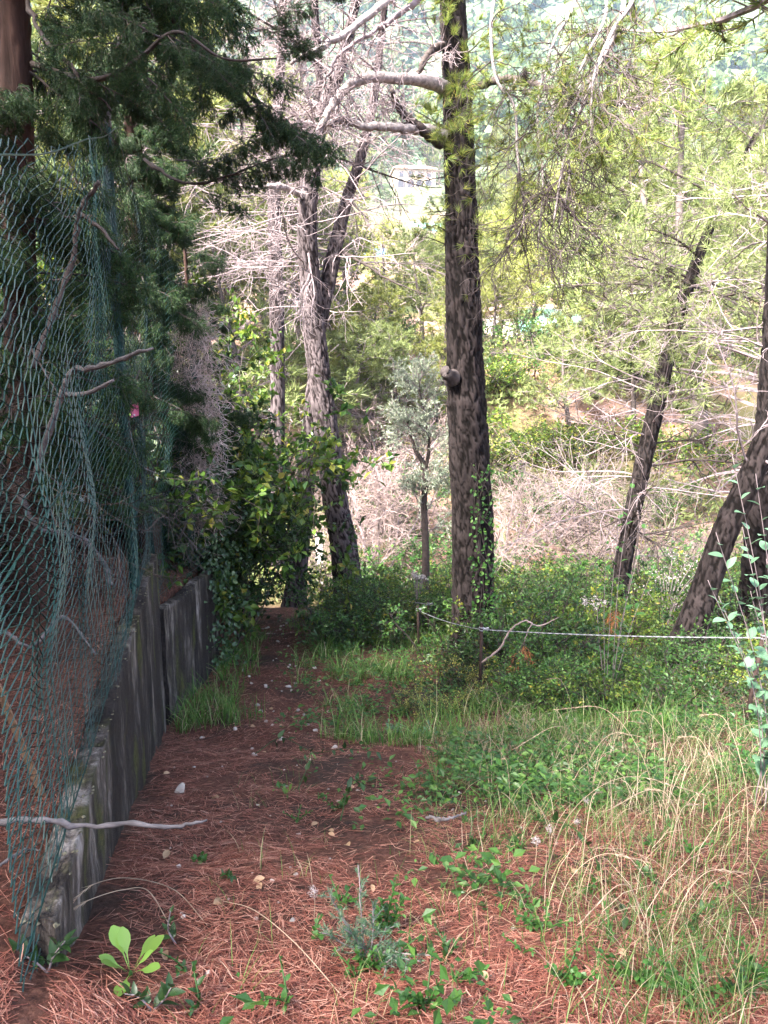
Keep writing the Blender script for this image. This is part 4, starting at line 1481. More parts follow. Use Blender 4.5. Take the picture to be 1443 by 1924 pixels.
stick([P(-40, 1548, 1.78), P(60, 1540, 1.82), P(140, 1550, 1.86), P(240, 1549, 1.90), P(330, 1553, 1.95), P(386, 1540, 2.0)], [.008, .0085, .0075, .007, .006, .003], 'long grey stick poking level through the mesh over the wall')
stick([P(-20, 1645, 1.8), P(20, 1610, 1.85), P(50, 1597, 1.9), P(72, 1596, 1.9)], [.004, .004, .003, .002], 'short bent twig stuck in the foot of the mesh')
stick([P(60, 690, 3.2), P(100, 590, 3.3), P(135, 490, 3.35), P(150, 400, 3.35), P(186, 342, 3.3)], [.012, .013, .013, .012, .009], 'dark broken branch standing behind the mesh near the green post', 'twig_dark',
      [([P(150, 400, 3.35), P(190, 430, 3.3), P(222, 470, 3.25)], [.009, .008, .005])])
stick([P(60, 900, 3.3), P(118, 742, 3.2), P(135, 700, 3.15), P(200, 686, 3.1), P(288, 654, 3.0)], [.014, .014, .013, .011, .006], 'forked grey branch caught in the mesh', 'stick',
      [([P(118, 742, 3.2), P(165, 738, 3.15), P(212, 716, 3.1)], [.012, .010, .007]), ([P(135, 705, 3.15), P(140, 690, 3.1)], [.006, .003])])
stick([P(263, 694, 4.3), P(250, 730, 4.3), P(243, 800, 4.3), P(262, 870, 4.35), P(300, 892, 4.4)], [.004, .005, .005, .004, .002], 'thin pale twig hanging in the mesh by the pink tag')
stick([P(906, 1244, 6.3), P(936, 1222, 6.3), P(958, 1186, 6.3), P(985, 1166, 6.3), P(1012, 1176, 6.3), P(1050, 1160, 6.3)], [.010, .009, .008, .007, .006, .003], 'bent pale branch lodged under the cable', 'twig_pale',
      [([P(1000, 1170, 6.3), P(990, 1190, 6.28), P(984, 1210, 6.25)], [.005, .004, .002])])
stick([P(40, 930, 4.0), P(70, 990, 4.0), P(150, 1010, 4.2), P(195, 1060, 4.3), P(208, 1100, 4.3)], [.02, .02, .016, .018, .022], 'fallen grey limb lying on the terrace behind the mesh', 'stick')
stick([P(5, 1185, 3.3), P(60, 1215, 3.2), P(120, 1160, 3.3), P(180, 1230, 3.2)], [.010, .009, .008, .004], 'crooked grey stick on the terrace litter behind the mesh', 'stick')
stick([P(800, 1535, 2.75), P(835, 1538, 2.7), P(875, 1528, 2.75)], [.006, .006, .004], 'short weathered stick lying on the needle litter', 'stick')
# angle-iron brace
def brace():
    a, b = P(-30, 1250, 2.35), P(92, 1545, 2.28)
    d = nrm(b - a)
    mb = MB()
    s1, s2 = np.array([.03, -.01, .01]), np.array([.0, .035, .012])
    for s, t in ((s1, s2 * .12), (s2, s1 * .12)):
        v = np.array([a, a + s, a + s + t, a + t, b, b + s, b + s + t, b + t])
        mb.add(v, [[0, 3, 2, 1], [4, 5, 6, 7], [0, 1, 5, 4], [1, 2, 6, 5], [2, 3, 7, 6], [3, 0, 4, 7]])
    o = mb.obj('angle_iron_brace', M['angle_iron'])
    tag(o, 'slanting rusty angle iron propping the fence from inside', 'brace')


brace()


def pink_tag():
    c = P(253, 771, 4.28)
    root = empty('pink_tag', tuple(c))
    mb = MB()
    n = np.array([.25, -.95, .1])
    n /= np.linalg.norm(n)
    u = nrm(np.cross([0, 0, 1.0], n))
    if u[0] < 0:
        u = -u
    v = np.cross(n, u)
    if v[2] < 0:
        v = -v
    k = 7
    g = np.linspace(-1, 1, k)
    A, B = np.meshgrid(g, g, indexing='ij')
    off = .003 * (A * B) + .004 * A ** 2
    f = A[..., None] * u * .022 + B[..., None] * v * .036 + off[..., None] * n + (.07 * A * .1)[..., None] * v
    idx = np.arange(k * k).reshape(k, k)
    q = np.stack([idx[:-1, :-1], idx[1:, :-1], idx[1:, 1:], idx[:-1, 1:]], -1).reshape(-1, 4)
    mb.add(f, q)
    mb.add(f - n * .0012, q[:, ::-1])
    mb.obj('plastic_square', M['pink'], root, True)
    for (a, b, w_, h_) in ((-.28, .62, .10, .13), (.15, .66, .10, .13), (-.05, .42, .42, .05)):
        m2 = MB()
        p = a * u * .022 + b * v * .036 + n * .0055
        cc = [p - u * .022 * w_ - v * .036 * h_, p + u * .022 * w_ - v * .036 * h_, p + u * .022 * w_ + v * .036 * h_, p - u * .022 * w_ + v * .036 * h_]
        m2.add(np.array(cc), [[0, 1, 2, 3]])
        m2.obj('printed_mark', M['ink'], root)
    m3 = MB()
    p = -.1 * u * .022 - .72 * v * .036 + n * .0055
    m3.add(np.array([p - u * .004 - v * .004, p + u * .004 - v * .004, p + u * .004 + v * .004, p - u * .004 + v * .004]), [[0, 1, 2, 3]])
    m3.obj('printed_dot', M['paper'], root)
    tag(root, 'small pink plastic tag hung on the chain-link mesh', 'tag')


pink_tag()


def rock(name, p, s, seed, mat, label, cat, group=None, squash=(1, 1, .7), lay=True):
    r = rs(seed)
    me = bpy.data.meshes.new(name)
    import bmesh
    bm = bmesh.new()
    bmesh.ops.create_icosphere(bm, subdivisions=2, radius=1)
    pl = nrm(r.normal(size=(9, 3)))
    dd = r.uniform(.38, .82, 9)
    for v in bm.verts:
        c = np.array(v.co)
        for n_, d_ in zip(pl, dd):
            e = c @ n_ - d_
            if e > 0:
                c = c - n_ * e
        v.co = c * np.array(squash) * s
    bm.to_mesh(me)
    bm.free()
    me.materials.append(M[mat])
    o = link(name, me)
    o.location = p
    o.rotation_euler = (r.uniform(-.2, .2), r.uniform(-.2, .2), r.uniform(0, 6))
    tag(o, label, cat, group)
    return o


# crumpled plastic litter behind the mesh
for i, (u, v, Y, lb) in enumerate(((150, 942, 4.6, 'crumpled clear plastic bottle caught high in the mesh'), (226, 1240, 3.7, 'crumpled clear bottle lying at the wall top behind the mesh'), (168, 1222, 3.7, 'white plastic scrap among sticks behind the mesh'))):
    o = rock('plastic_bottle' if i != 2 else 'plastic_scrap', tuple(P(u, v, Y)), .045, 1700 + i, 'plastic_clear', lb, 'litter', 'litter behind the fence', (1, .7, .9))

# stones on the path and litter
STONES = []
for i in range(6):
    STONES.append(rock('stone', (0, 0, 0), .03, 1750 + i, 'stone', 'x', 'stone', None, (1, .8, .55)))
sr_ = rs(1780)
LB_PATH = 'small pale stone on the worn path between the grass banks'
LB_LIT = 'small pale stone scattered on the brown needle litter'


def place_stone(i, x, y, s, lb, grp):
    o = STONES[i] if i < 6 else STONES[i % 6].copy()
    if i >= 6:
        COL.objects.link(o)
    o.location = (x, y, float(H(x, y)) + .004 * s)
    o.scale = (s, s, s)
    o.rotation_euler = (sr_.uniform(-.3, .3), sr_.uniform(-.3, .3), sr_.uniform(0, 6.28))
    o['label'], o['category'], o['group'] = lb, 'stone', grp


k = 0
for _ in range(60):
    y = sr_.uniform(4.6, 11.5)
    x = float(path_x(y)) + sr_.normal() * .24
    place_stone(k, x, y, sr_.uniform(.5, 1.25), LB_PATH, 'stones on the path')
    k += 1
for _ in range(60):
    y = sr_.uniform(1.7, 4.6)
    x = sr_.uniform(float(fence_x(y)) + .12, .9)
    place_stone(k, x, y, sr_.uniform(.18, .5), LB_LIT, 'stones on the needle litter')
    k += 1
p = gxy(338, 1488)
rock('limestone_lump', (p[0], p[1], float(H(p[0], p[1])) + .018), .042, 1790, 'rock_white', 'angular cream limestone lump on the litter near the wall', 'stone', None, (1, .8, .8))


def blossom_shrub(u, v, Y, rad, label, seed):
    """bush topped with a froth of pale seed heads"""
    c = P(u, v, Y)
    z = float(H(c[0], c[1]))
    r = rs(seed)
    root = empty('fluffy_shrub', (c[0], c[1], z))
    h = c[2] - z
    m = 14
    tip = r.normal(size=(m, 3)) * [rad, rad * .7, rad * .5] + [0, 0, h]
    st = np.stack([catmull(np.array([[r.normal() * .05, r.normal() * .05, 0], t_ * [.4, .4, .6], t_]), 12) for t_ in tip])
    mb = MB()
    tubes(mb, st, np.full(st.shape[:2], .004), 4)
    stuffpart(mb.obj('stems', M['twig'], root))
    n = 230
    k_ = r.integers(0, m, n)
    p = tip[k_] + r.normal(size=(n, 3)) * rad * .35
    fb = MB()
    leaves(fb, p, r.normal(size=(n, 3)), r.normal(size=(n, 3)) + [0, 0, .6], .032 * r.uniform(.5, 1.2, n), .018, .2)
    stuffpart(fb.obj('seed_fluff', M['fluff'], root))
    tag(root, label, 'shrub')


blossom_shrub(785, 1082, 10.5, .05, 'small white tuft of seed fluff in the shrubs behind the cable', 1801)
blossom_shrub(1120, 1135, 9.5, .09, 'bluish-white froth of seed heads in the thicket beyond the cable', 1802)
blossom_shrub(1255, 1085, 10.0, .22, 'wide pinkish-white froth of seed heads beside the tilting trunk', 1803)


# ------------------------------------------------------------------ cable rail
def cable_posts():
    tops = []
    spec = [(905, 6.5, 1172, 0.0, 'dark iron cable post at the foot of the bent pale branch'), (785, 8.9, 1138, .02, 'dark iron cable post with clamped bright wire ends'),
            (805, 9.6, 1128, 0.0, 'second iron post just behind the clamped cable post'), (1436, 5.3, 1185, -.10, 'leaning iron post under the glaucous-leaved plant'), (629, 11.0, 1088, 0, 'slim iron post beside the forked pine')]
    for i, (u, Y, vt, lean, lb) in enumerate(spec):
        t = P(u, vt, Y)
        bx = t[0] + lean
        b = np.array([bx, Y, float(H(bx, Y)) - .15])
        root = empty('cable_post', (bx, Y, float(H(bx, Y))))
        L = np.array(root.location)
        rr = .016 if i in (0, 1, 3) else .012
        mb = MB()
        tubes(mb, np.array([b - L, (b + t) / 2 - L, t - L]), np.full((1, 3), rr), 10)
        mb.obj('rod', M['rust'], root, True)
        mc = MB()
        cc = t - L - [0, 0, .06]
        for dz in (0, .024):
            a = np.linspace(0, 2 * np.pi, 13)
            tubes(mc, cc + np.stack([np.cos(a) * (rr + .004), np.sin(a) * (rr + .004), 0 * a + dz], -1), np.full((1, 13), .006), 5)
        stuffpart(mc.obj('wire_wrap', M['galv'], root))
        mn = MB()
        tubes(mn, np.array([cc + [rr, -.01, .01], cc + [rr + .05, -.015, .022]]), np.full((1, 2), .013), 8)
        mn.obj('clamp', M['galv'], root)
        tag(root, lb, 'post', 'iron cable posts')
        tops.append(t - np.array([0, 0, .055]))
    mb = MB()

    def rope(a, b, sag, rad=.0042):
        n = 160
        t = np.linspace(0, 1, n)
        c = a + (b - a) * t[:, None]
        c[:, 2] -= sag * 4 * t * (1 - t)
        tg = nrm(b - a)
        s1 = nrm(np.cross(tg, [0, 0, 1.0]))
        s2 = np.cross(tg, s1)
        ph = t * np.linalg.norm(b - a) / .05 * 2 * np.pi
        nn = 400
        t = np.linspace(0, 1, nn)
        c = a + (b - a) * t[:, None]
        c[:, 2] -= sag * 4 * t * (1 - t)
        ph = t * np.linalg.norm(b - a) / .06 * 2 * np.pi
        for k_ in range(3):
            o = ph + k_ * 2.094
            tubes(mb, c + rad * .7 * (np.cos(o)[:, None] * s1 + np.sin(o)[:, None] * s2), np.full((1, nn), rad * .62), 4, k_)

    rope(tops[1], tops[0], .03)
    rope(tops[0], tops[3], .02)
    rope(tops[1], tops[2], .0)
    rope(tops[2], tops[4], .04)
    e = P(1700, 1150, 4.2)
    rope(tops[3], e, .03)
    o = stuffpart(mb.obj('steel_cable', M['galv']))
    del o['kind']
    tag(o, 'twisted grey steel cable strung between the iron posts', 'cable')


cable_posts()


# ------------------------------------------------------------------ ground litter, grass
def grass_edge(y):
    return np.interp(y, [0, 1.5, 2.3, 3.2, 4, 5, 6, 9, 12], [.7, .62, .52, .32, .05, -.45, -.55, -.92, -1.35])


def litter():
    r = rs(2000)
    n = 165000
    y = 1.05 + 12 * r.random(n) ** 2.1
    x = r.uniform(-.62, .62, n) * y * 1.05
    inside = x < fence_x(y) - .07
    k = ((x > fence_x(y) + .03) | inside) & ~((x > grass_edge(y) + .9) & (r.random(n) < .5)) & ~(inside & (r.random(n) < .3))
    k &= ~((fbm(x * 2.2, y * 2.2, 0, 55, 3) < -.55) & (r.random(n) < .85))
    x, y = x[k], y[k]
    n = len(x)
    L = r.uniform(.04, .115, n)
    w_ = r.uniform(.0005, .0011, n) * (.9 + y * .17)
    a = r.uniform(0, 2 * np.pi, n)
    d = np.stack([np.cos(a), np.sin(a)], -1)
    lift = r.random(n) ** 2 * .035
    p0 = on_ground(x - d[:, 0] * L / 2, y - d[:, 1] * L / 2)
    p2 = on_ground(x + d[:, 0] * L / 2, y + d[:, 1] * L / 2)
    p0[:, 2] += .004 + lift * r.random(n)
    p2[:, 2] += .004 + lift * r.random(n)
    s = np.stack([-d[:, 1] * w_, d[:, 0] * w_, 0 * w_], -1)
    mb = MB()
    near = y < 1.9
    bend = r.normal(size=(n, 3)) * [.006, .006, .003]
    pm = (p0 + p2) / 2 + bend
    pm[:, 2] = np.maximum(pm[:, 2], H(pm[:, 0], pm[:, 1]) + .004)
    a_ = near
    v = np.stack([p0 - s, p0 + s, pm - s, pm + s, p2 - s * .6, p2 + s * .6], 1)[a_]
    i = np.arange(len(v))[:, None] * 6
    mb.add(v, np.concatenate([i + np.array([0, 1, 3, 2]), i + np.array([2, 3, 5, 4])]))
    v = np.stack([p0 - s * 1.1, p0 + s * 1.1, p2], 1)[~a_]
    mb.add(v, None, np.arange(len(v) * 3).reshape(-1, 3))
    o = mb.obj('pine_needle_litter', M['needle_litter'])
    tag(o, 'loose carpet of reddish-brown fallen pine needles on the ground', 'needle litter', kind='stuff')


litter()


def grass():
    r = rs(2100)

    def tuft_field(n, ys, us, name, mat, label, Lr, wd, cond, per=16, spread=.05, bend=(.4, 1.6)):
        y = ys[0] + (ys[1] - ys[0]) * r.random(n) ** 1.3
        u = r.uniform(us[0], us[1], n)
        x = (u - 721.5) / FPX * y * 1.04
        k = cond(x, y)
        x, y = x[k], y[k]
        n = len(x)
        bx = np.repeat(x, per) + r.normal(size=n * per) * spread
        by = np.repeat(y, per) + r.normal(size=n * per) * spread
        pos = on_ground(bx, by, -.01)
        m = n * per
        L = np.repeat(r.uniform(.6, 1.1, n), per) * r.uniform(Lr[0], Lr[1], m)
        mb = MB()
        blades(mb, pos, r.uniform(0, 2 * np.pi, m), L, np.abs(r.normal(size=m)) * .35, r.uniform(bend[0], bend[1], m), wd * r.uniform(.6, 1.3, m) * (.6 + by * .09))
        o = mb.obj(name, M[mat])
        tag(o, label, 'grass', kind='stuff')

    pat = lambda x, y, s, t: fbm(x * 1.4, y * 1.4, 0, s, 3) > t
    right = lambda x, y: (x > grass_edge(y) + .25 * r.normal(size=len(x)))
    tuft_field(1250, (4.2, 12.0), (330, 1300), 'lush_grass', 'grass_lush', 'green grass banks lining the narrow path', (.10, .42), .0026,
               lambda x, y: ((x > path_x(y) + .34 + .1 * r.normal(size=len(x))) & pat(x, y, 71, np.where(y < 8, -.28, -.2)) & (y > 4.9 - .5 * x * (x < 0))) | ((x < path_x(y) - .30 + .08 * r.normal(size=len(x))) & (x > fence_x(y) + .05) & (y > 5.5)), 20, .05, (.5, 2.2))
    tuft_field(1250, (1.45, 7.5), (820, 1500), 'mixed_grass', 'grass', 'mixed green and straw-coloured grass on the slope below the cable', (.08, .30), .0017,
               lambda x, y: right(x, y) & pat(x, y, 73, -.3) & ((y > 3.6) | (r.random(len(x)) < .6)), 14, .09, (.6, 2.6))
    tuft_field(210, (1.7, 6.5), (900, 1500), 'dry_grass', 'straw', 'dry arching straw-coloured grass on the slope below the cable', (.18, .5), .0013,
               lambda x, y: right(x - .15, y) & pat(x, y, 75, -.2) & ((y > 3.4) | (r.random(len(x)) < .5)), 9, .10, (1.0, 3.0))
    tuft_field(60, (1.5, 4.5), (350, 1000), 'sparse_grass', 'grass', 'sparse thin grass blades poking from the needle litter', (.08, .2), .0012,
               lambda x, y: (x > fence_x(y) + .2), 4, .03)


grass()


def herb_carpet():
    """low leafy weeds between the grass: too many to count"""
    r = rs(2200)
    n = 9000
    y = 1.45 + 10 * r.random(n) ** 1.7
    x = (r.uniform(380, 1500, n) - 721.5) / FPX * y * 1.04
    k = (x > grass_edge(y) + .1 + .3 * r.normal(size=n)) & (fbm(x * 1.1, y * 1.1, 0, 91, 3) > -.25)
    x, y = x[k], y[k]
    n = len(x)
    per = 9
    h = np.repeat(r.uniform(.03, .22, n), per) * r.random(n * per)
    p = on_ground(np.repeat(x, per) + r.normal(size=n * per) * .035, np.repeat(y, per) + r.normal(size=n * per) * .035)
    p[:, 2] += .01 + h
    m = n * per
    s = .5 + 1.3 * r.random(m) ** 1.8
    mb = MB()
    a = r.uniform(0, 2 * np.pi, m)
    leaves(mb, p, np.stack([np.cos(a), np.sin(a), r.uniform(-.3, .6, m)], -1), r.normal(size=(m, 3)) * .5 + [0, 0, 1], .034 * s, .019 * s, .2)
    tag(mb.obj('low_weeds', M['leaf_mid']), 'low leafy weeds growing among the grass of the slope', 'weeds', kind='stuff')


herb_carpet()


# ------------------------------------------------------------------ individual plants with their own leaves
def leaf_me(name, L, W, mat, seg=6, curl=.25, fold=.2, shape=0):
    """one modelled leaf along +X, smooth, with midrib fold"""
    t = np.linspace(0, 1, seg + 1)
    if shape == 0:
        w_ = np.sin(np.pi * np.clip(t, 0, 1) ** .85) ** .8
    elif shape == 1:                                                     # spatulate
        w_ = np.clip(t * .28 + .95 * sstep(.35, .75, t), 0, 1) * np.sqrt(np.clip(1 - ((t - .72) / .285).clip(0) ** 2, 0, 1))
    else:
        w_ = np.sin(np.pi * t ** .6) ** .9
    v = []
    for a, b in zip(t, w_):
        zz = -curl * L * a * a + .12 * L * a
        for sd in (-1, 0, 1):
            v.append([a * L, sd * b * W / 2, zz + (abs(sd) * fold * b * W / 2)])
    q = []
    for i in range(seg):
        for j in (0, 1):
            q.append([i * 3 + j, i * 3 + 3 + j, i * 3 + 4 + j, i * 3 + 1 + j])
    mb = MB()
    mb.add(np.array(v), q)
    return mb.mesh(name, mat, True)


LF = {'spat': leaf_me('leaf', .115, .036, M['leaf_lettuce'], 8, .15, .15, 1), 'oval': leaf_me('leaf', .055, .036, M['leaf_glaucous']), 'dark': leaf_me('leaf', .075, .034, M['leaf_dark'], 6, .2, .25, 2),
      'mid': leaf_me('leaf', .05, .026, M['leaf_mid']), 'clover': leaf_me('leaf', .022, .018, M['leaf_mid'], 4, .1, .1), 'pale': leaf_me('leaf', .07, .026, M['leaf_glaucous'], 6, .25), 'brown': leaf_me('leaf', .055, .03, M['drybrown'], 6, .35, .5)}


def orient(o, d, up=(0, 0, 1), roll=0.0):
    d = Vector(d).normalized()
    upv = Vector(up)
    y = upv.cross(d)
    if y.length < 1e-4:
        y = Vector((0, 1, 0))
    y.normalize()
    z = d.cross(y)
    o.rotation_euler = (Matrix((d, y, z)).transposed() @ Matrix.Rotation(roll, 3, 'X')).to_euler()


def plant(name, x, y, label, cat, group, stems, kind, per, lsc, seed, smat='twig', pinch=.0, dz=0.0, whorl=None, outw=.8):
    """stems: list of control-point lists in local coordinates"""
    r = rs(seed)
    z = float(H(x, y)) + dz
    root = empty(name, (x, y, z))
    for si, s in enumerate(stems):
        c = catmull(np.array(s, float), 24)
        mb = MB()
        tubes(mb, c, np.linspace(.0035, .0014, 24)[None], 5)
        mb.obj('stem', M[smat], root, True)
        for j in range(per):
            t = (j + .6) / per
            q = c[min(23, int((.15 + .85 * t) * 23))]
            tg = nrm(c[min(23, int((.15 + .85 * t) * 23))] - c[max(0, int((.15 + .85 * t) * 23) - 3)] + 1e-6)
            a = j * 2.4 + r.uniform(-.5, .5)
            sd = nrm(np.cross(tg, [math.cos(a), math.sin(a), .15]))
            o = link('leaf', LF[kind], root)
            o.location = q
            f = lsc * r.uniform(.7, 1.25) * (1 - .25 * t)
            o.scale = (f, f, f)
            orient(o, sd * outw + tg * .6, (0, 0, 1), r.uniform(-.4, .4))
    tag(root, label, cat, group)
    return root


def rosette(x, y, label, n, lsc, kind, seed, el=(.2, .7), group=None):
    r = rs(seed)
    root = empty('rosette_plant', (x, y, float(H(x, y)) + .005))
    mb = MB()
    tubes(mb, np.array([[0, 0, -.02], [0, 0, .005], [0, 0, .012]]), np.array([[.004, .006, .003]]), 6)
    mb.obj('crown', M['leaf_mid'], root)
    for i in range(n):
        a = i * 2.4 + r.uniform(-.3, .3)
        e = r.uniform(*el)
        o = link('leaf', LF[kind], root)
        o.location = (.006 * math.cos(a), .006 * math.sin(a), .008)
        f = lsc * r.uniform(.65, 1.2)
        o.scale = (f, f, f)
        orient(o, (math.cos(a) * math.cos(e), math.sin(a) * math.cos(e), math.sin(e)), (0, 0, 1), r.uniform(-.2, .2))
    tag(root, label, 'plant', group)


x, y = gxy(246, 1838)
rosette(x, y, 'bright lettuce-green rosette of spatulate leaves by the wall end', 9, 1.0, 'spat', 1, (.35, .9))
x, y = gxy(540, 1500)
rosette(x, y, 'small upright rosette with one tall pale leaf on the litter', 5, .6, 'spat', 2, (.7, 1.4))
x, y = gxy(730, 1385)
plant('pale_shrublet', x, y, 'pale whorled spurge shoot at the edge of the grass', 'plant', None, [[[0, 0, 0], [.01, 0, .06], [.0, 0, .14]], [[.03, .02, 0], [.06, .03, .05], [.09, .03, .09]]], 'pale', 16, .9, 5, 'leaf_mid')
x, y = gxy(800, 1390)
plant('pale_shrublet', x, y, 'low grey-green spurge clump spreading beside the pale shoot', 'plant', None, [[[0, 0, 0], [.04, 0, .05], [.1, 0, .08]], [[0, 0, 0], [-.04, .02, .05], [-.08, .02, .07]], [[0, 0, 0], [.02, .05, .06], [.03, .09, .09]]], 'pale', 12, .75, 6, 'leaf_mid')
x, y = gxy(90, 1830)
plant('dark_seedling', x, y, 'dark leafy seedling at the near end of the wall', 'plant', None, [[[0, 0, 0], [.02, 0, .05], [.05, 0, .09]], [[0, 0, 0], [-.04, 0, .04], [-.09, 0, .06]]], 'dark', 9, .7, 7)
x, y = gxy(330, 1545 + 230)
plant('dark_seedling', x, y, 'thin dark seedling beside the wall face', 'plant', None, [[[0, 0, 0], [-.02, 0, .05], [-.01, 0, .11]]], 'dark', 9, .55, 8)
x, y = gxy(285, 1900)
plant('dark_seedling', x, y, 'low dark-leaved sprout below the lettuce-green rosette', 'plant', None, [[[0, 0, 0], [.03, 0, .03], [.05, .01, .06]], [[0, 0, 0], [-.03, 0, .04], [-.07, 0, .05]]], 'dark', 10, .6, 9)


# trailing smilax over the path
def trailing(u0, v0, pts, label, seed, kind='dark', n=12, lsc=1.0):
    g = [gxy(u, v) for u, v in pts]
    x, y = g[0]
    z = float(H(x, y))
    st = [[a - x, b - y, float(H(a, b)) - z + .05 + .05 * math.sin(i * 2.1)] for i, (a, b) in enumerate(g)]
    plant('trailing_vine', x, y, label, 'plant', 'trailing vines on the litter', [st], kind, n, lsc, seed, 'leaf_dark', outw=.9)


trailing(0, 0, [(480, 1430), (530, 1410), (590, 1415), (650, 1420), (720, 1440)], 'dark trailing vine crossing the mouth of the narrow path', 21, n=16)
trailing(0, 0, [(640, 1560), (660, 1500), (700, 1470), (760, 1465)], 'dark trailing vine with arrow leaves beside the spurge', 22, n=12, lsc=.9)
trailing(0, 0, [(1000, 1560), (1080, 1600), (1150, 1680), (1180, 1760)], 'dark trailing vine through the straw grass', 23, n=10, lsc=.8)
trailing(0, 0, [(560, 1500), (580, 1460), (560, 1430)], 'short dark vine tip on the litter', 24, n=7, lsc=.9)


# feathery blue-green shrublet in the middle of the litter
def feathery():
    x, y = gxy(690, 1800)
    z = float(H(x, y))
    root = empty('feathery_shrublet', (x, y, z))
    r = rs(2400)
    m = 12
    d = nrm(np.column_stack([r.normal(size=(m, 2)) * .55, np.full(m, 1.0)]))
    b0 = curve(r.normal(size=(m, 3)) * [.02, .01, 0], d, r.uniform(.14, .29, m), 9, r, .1, 0)
    mb = MB()
    tubes(mb, b0, np.full(b0.shape[:2], .0018), 4)
    b1, r1 = grow(b0, np.full(b0.shape[:2], .0014), 7, 2401, (.03, .08), (30, 55), (.2, 1), 5, .12, -.1)
    tubes(mb, b1, np.full(b1.shape[:2], .0009), 3)
    stuffpart(mb.obj('stems', M['twig'], root))
    p, t = along(np.vstack([b1]), 16, 2402, (.1, 1))
    fb = MB()
    needles(fb, p, t, 2, (.010, .022), .0012, .6, 2403)
    p, t = along(b0, 40, 2404, (.3, 1))
    needles(fb, p, t, 2, (.012, .026), .0013, .7, 2405)
    stuffpart(fb.obj('foliage', M['leaf_glaucous'], root))
    tag(root, 'feathery blue-green shrublet growing out of the needle litter', 'plant')


feathery()
x, y = gxy(725, 1760)
plant('small_shoot', x, y, 'upright dark green shoot behind the feathery shrublet', 'plant', None, [[[0, 0, 0], [.01, 0, .09], [.03, 0, .19]], [[.01, .01, 0], [.03, 0, .07], [.06, 0, .14]], [[-.01, 0, 0], [-.02, 0, .07], [-.01, 0, .13]]], 'mid', 26, .55, 31, 'leaf_mid')
x, y = gxy(690, 1830)
plant('small_shoot', x, y, 'bright small-leaved sprig in front of the feathery shrublet', 'plant', None, [[[0, 0, 0], [.03, -.01, .04], [.06, -.02, .08]], [[0, 0, 0], [-.02, -.01, .05], [-.03, -.02, .09]], [[0, 0, 0], [.0, -.02, .05], [.02, -.03, .10]]], 'mid', 14, .5, 32, 'leaf_mid')

# clover-like clump at the lower right corner
for i, (u, v, n_, lb) in enumerate(((1200, 1850, 9, 'clump of round-leaved clover on the litter under the straw grass'), (1300, 1880, 8, 'sprawling round-leaved clover beside the bigger clover clump'), (1060, 1720 + 130, 5, 'small sprig of round-leaved clover'), (800, 1900, 6, 'low round-leaved clover with a tall bent stalk'), (640, 1520, 4, 'tiny clover sprig near the mouth of the path'), (1420, 1850, 6, 'pale clover tuft by a yellow leaf'))):
    x, y = gxy(u, v)
    r = rs(2500 + i)
    st = []
    for _ in range(n_):
        a = r.uniform(0, 6.28)
        l = r.uniform(.04, .13)
        st.append([[0, 0, 0], [l * .4 * math.cos(a), l * .4 * math.sin(a), .04], [l * math.cos(a), l * math.sin(a), .05 + .5 * l]])
    plant('clover', x, y, lb, 'plant', None, st, 'clover', 10, 1.0, 2510 + i, 'leaf_mid')

# seedlings dotted over the litter
rq = rs(2550)
for i in range(44):
    u, v = rq.uniform(330, 1430), rq.uniform(1440, 1915)
    if i > 24:
        u = rq.uniform(880, 1430)
    x, y = gxy(u, v)
    if x < float(fence_x(y)) + .1:
        continue
    st = []
    for _ in range(int(rq.integers(2, 5))):
        a = rq.uniform(0, 6.28)
        l = rq.uniform(.03, .09)
        st.append([[0, 0, 0], [l * .4 * math.cos(a), l * .4 * math.sin(a), .5 * l], [l * math.cos(a), l * math.sin(a), .9 * l]])
    plant('seedling', x, y, 'small green seedling sprouting from the needle litter', 'plant', 'seedlings in the litter', st, ('mid', 'clover', 'dark', 'mid')[i % 4], 6, (.55, 1.0, .45, .4)[i % 4], 2560 + i, 'leaf_mid')

# glaucous large-leaved plant at the right edge and the young shoot in the thicket
r = rs(2600)
Yg = 3.3
xg = XY(1455, Yg, 1500)
zg = float(H(xg, Yg))
st = []
for (du, dv) in ((1375, 850), (1420, 890), (1345, 1000), (1395, 990), (1450, 950), (1350, 1120), (1410, 1110), (1330, 1090), (1440, 1050), (1385, 1200), (1440, 1220)):
    e = P(du, dv, Yg + r.uniform(-.3, .3)) - np.array([xg, Yg, zg])
    st.append([[r.normal() * .03, r.normal() * .03, 0], list(e * .5 + np.array([.05, 0, .05])), list(e)])
plant('glaucous_sapling', xg, Yg, 'tall sapling with blue-green oval leaves beside the leaning iron post', 'plant', None, st, 'oval', 18, 1.3, 2601, 'twig', outw=.9)
Yg = 6.2
xg = XY(1150, Yg, 1200)
zg = float(H(xg, Yg))
st = []
for (du, dv) in ((1190, 900), (1165, 960), (1215, 980), (1140, 1010), (1200, 1040), (1120, 1060), (1230, 1060)):
    e = P(du, dv, Yg + r.uniform(-.2, .2)) - np.array([xg, Yg, zg])
    st.append([[r.normal() * .02, r.normal() * .02, 0], list(e * .55 + np.array([-.03, 0, .0])), list(e)])
plant('leafy_sapling', xg, Yg, 'young sapling with glossy green leaves rising through the thicket by the leaning pine', 'plant', None, st, 'mid', 14, 1.75, 2602, 'twig', outw=.9)


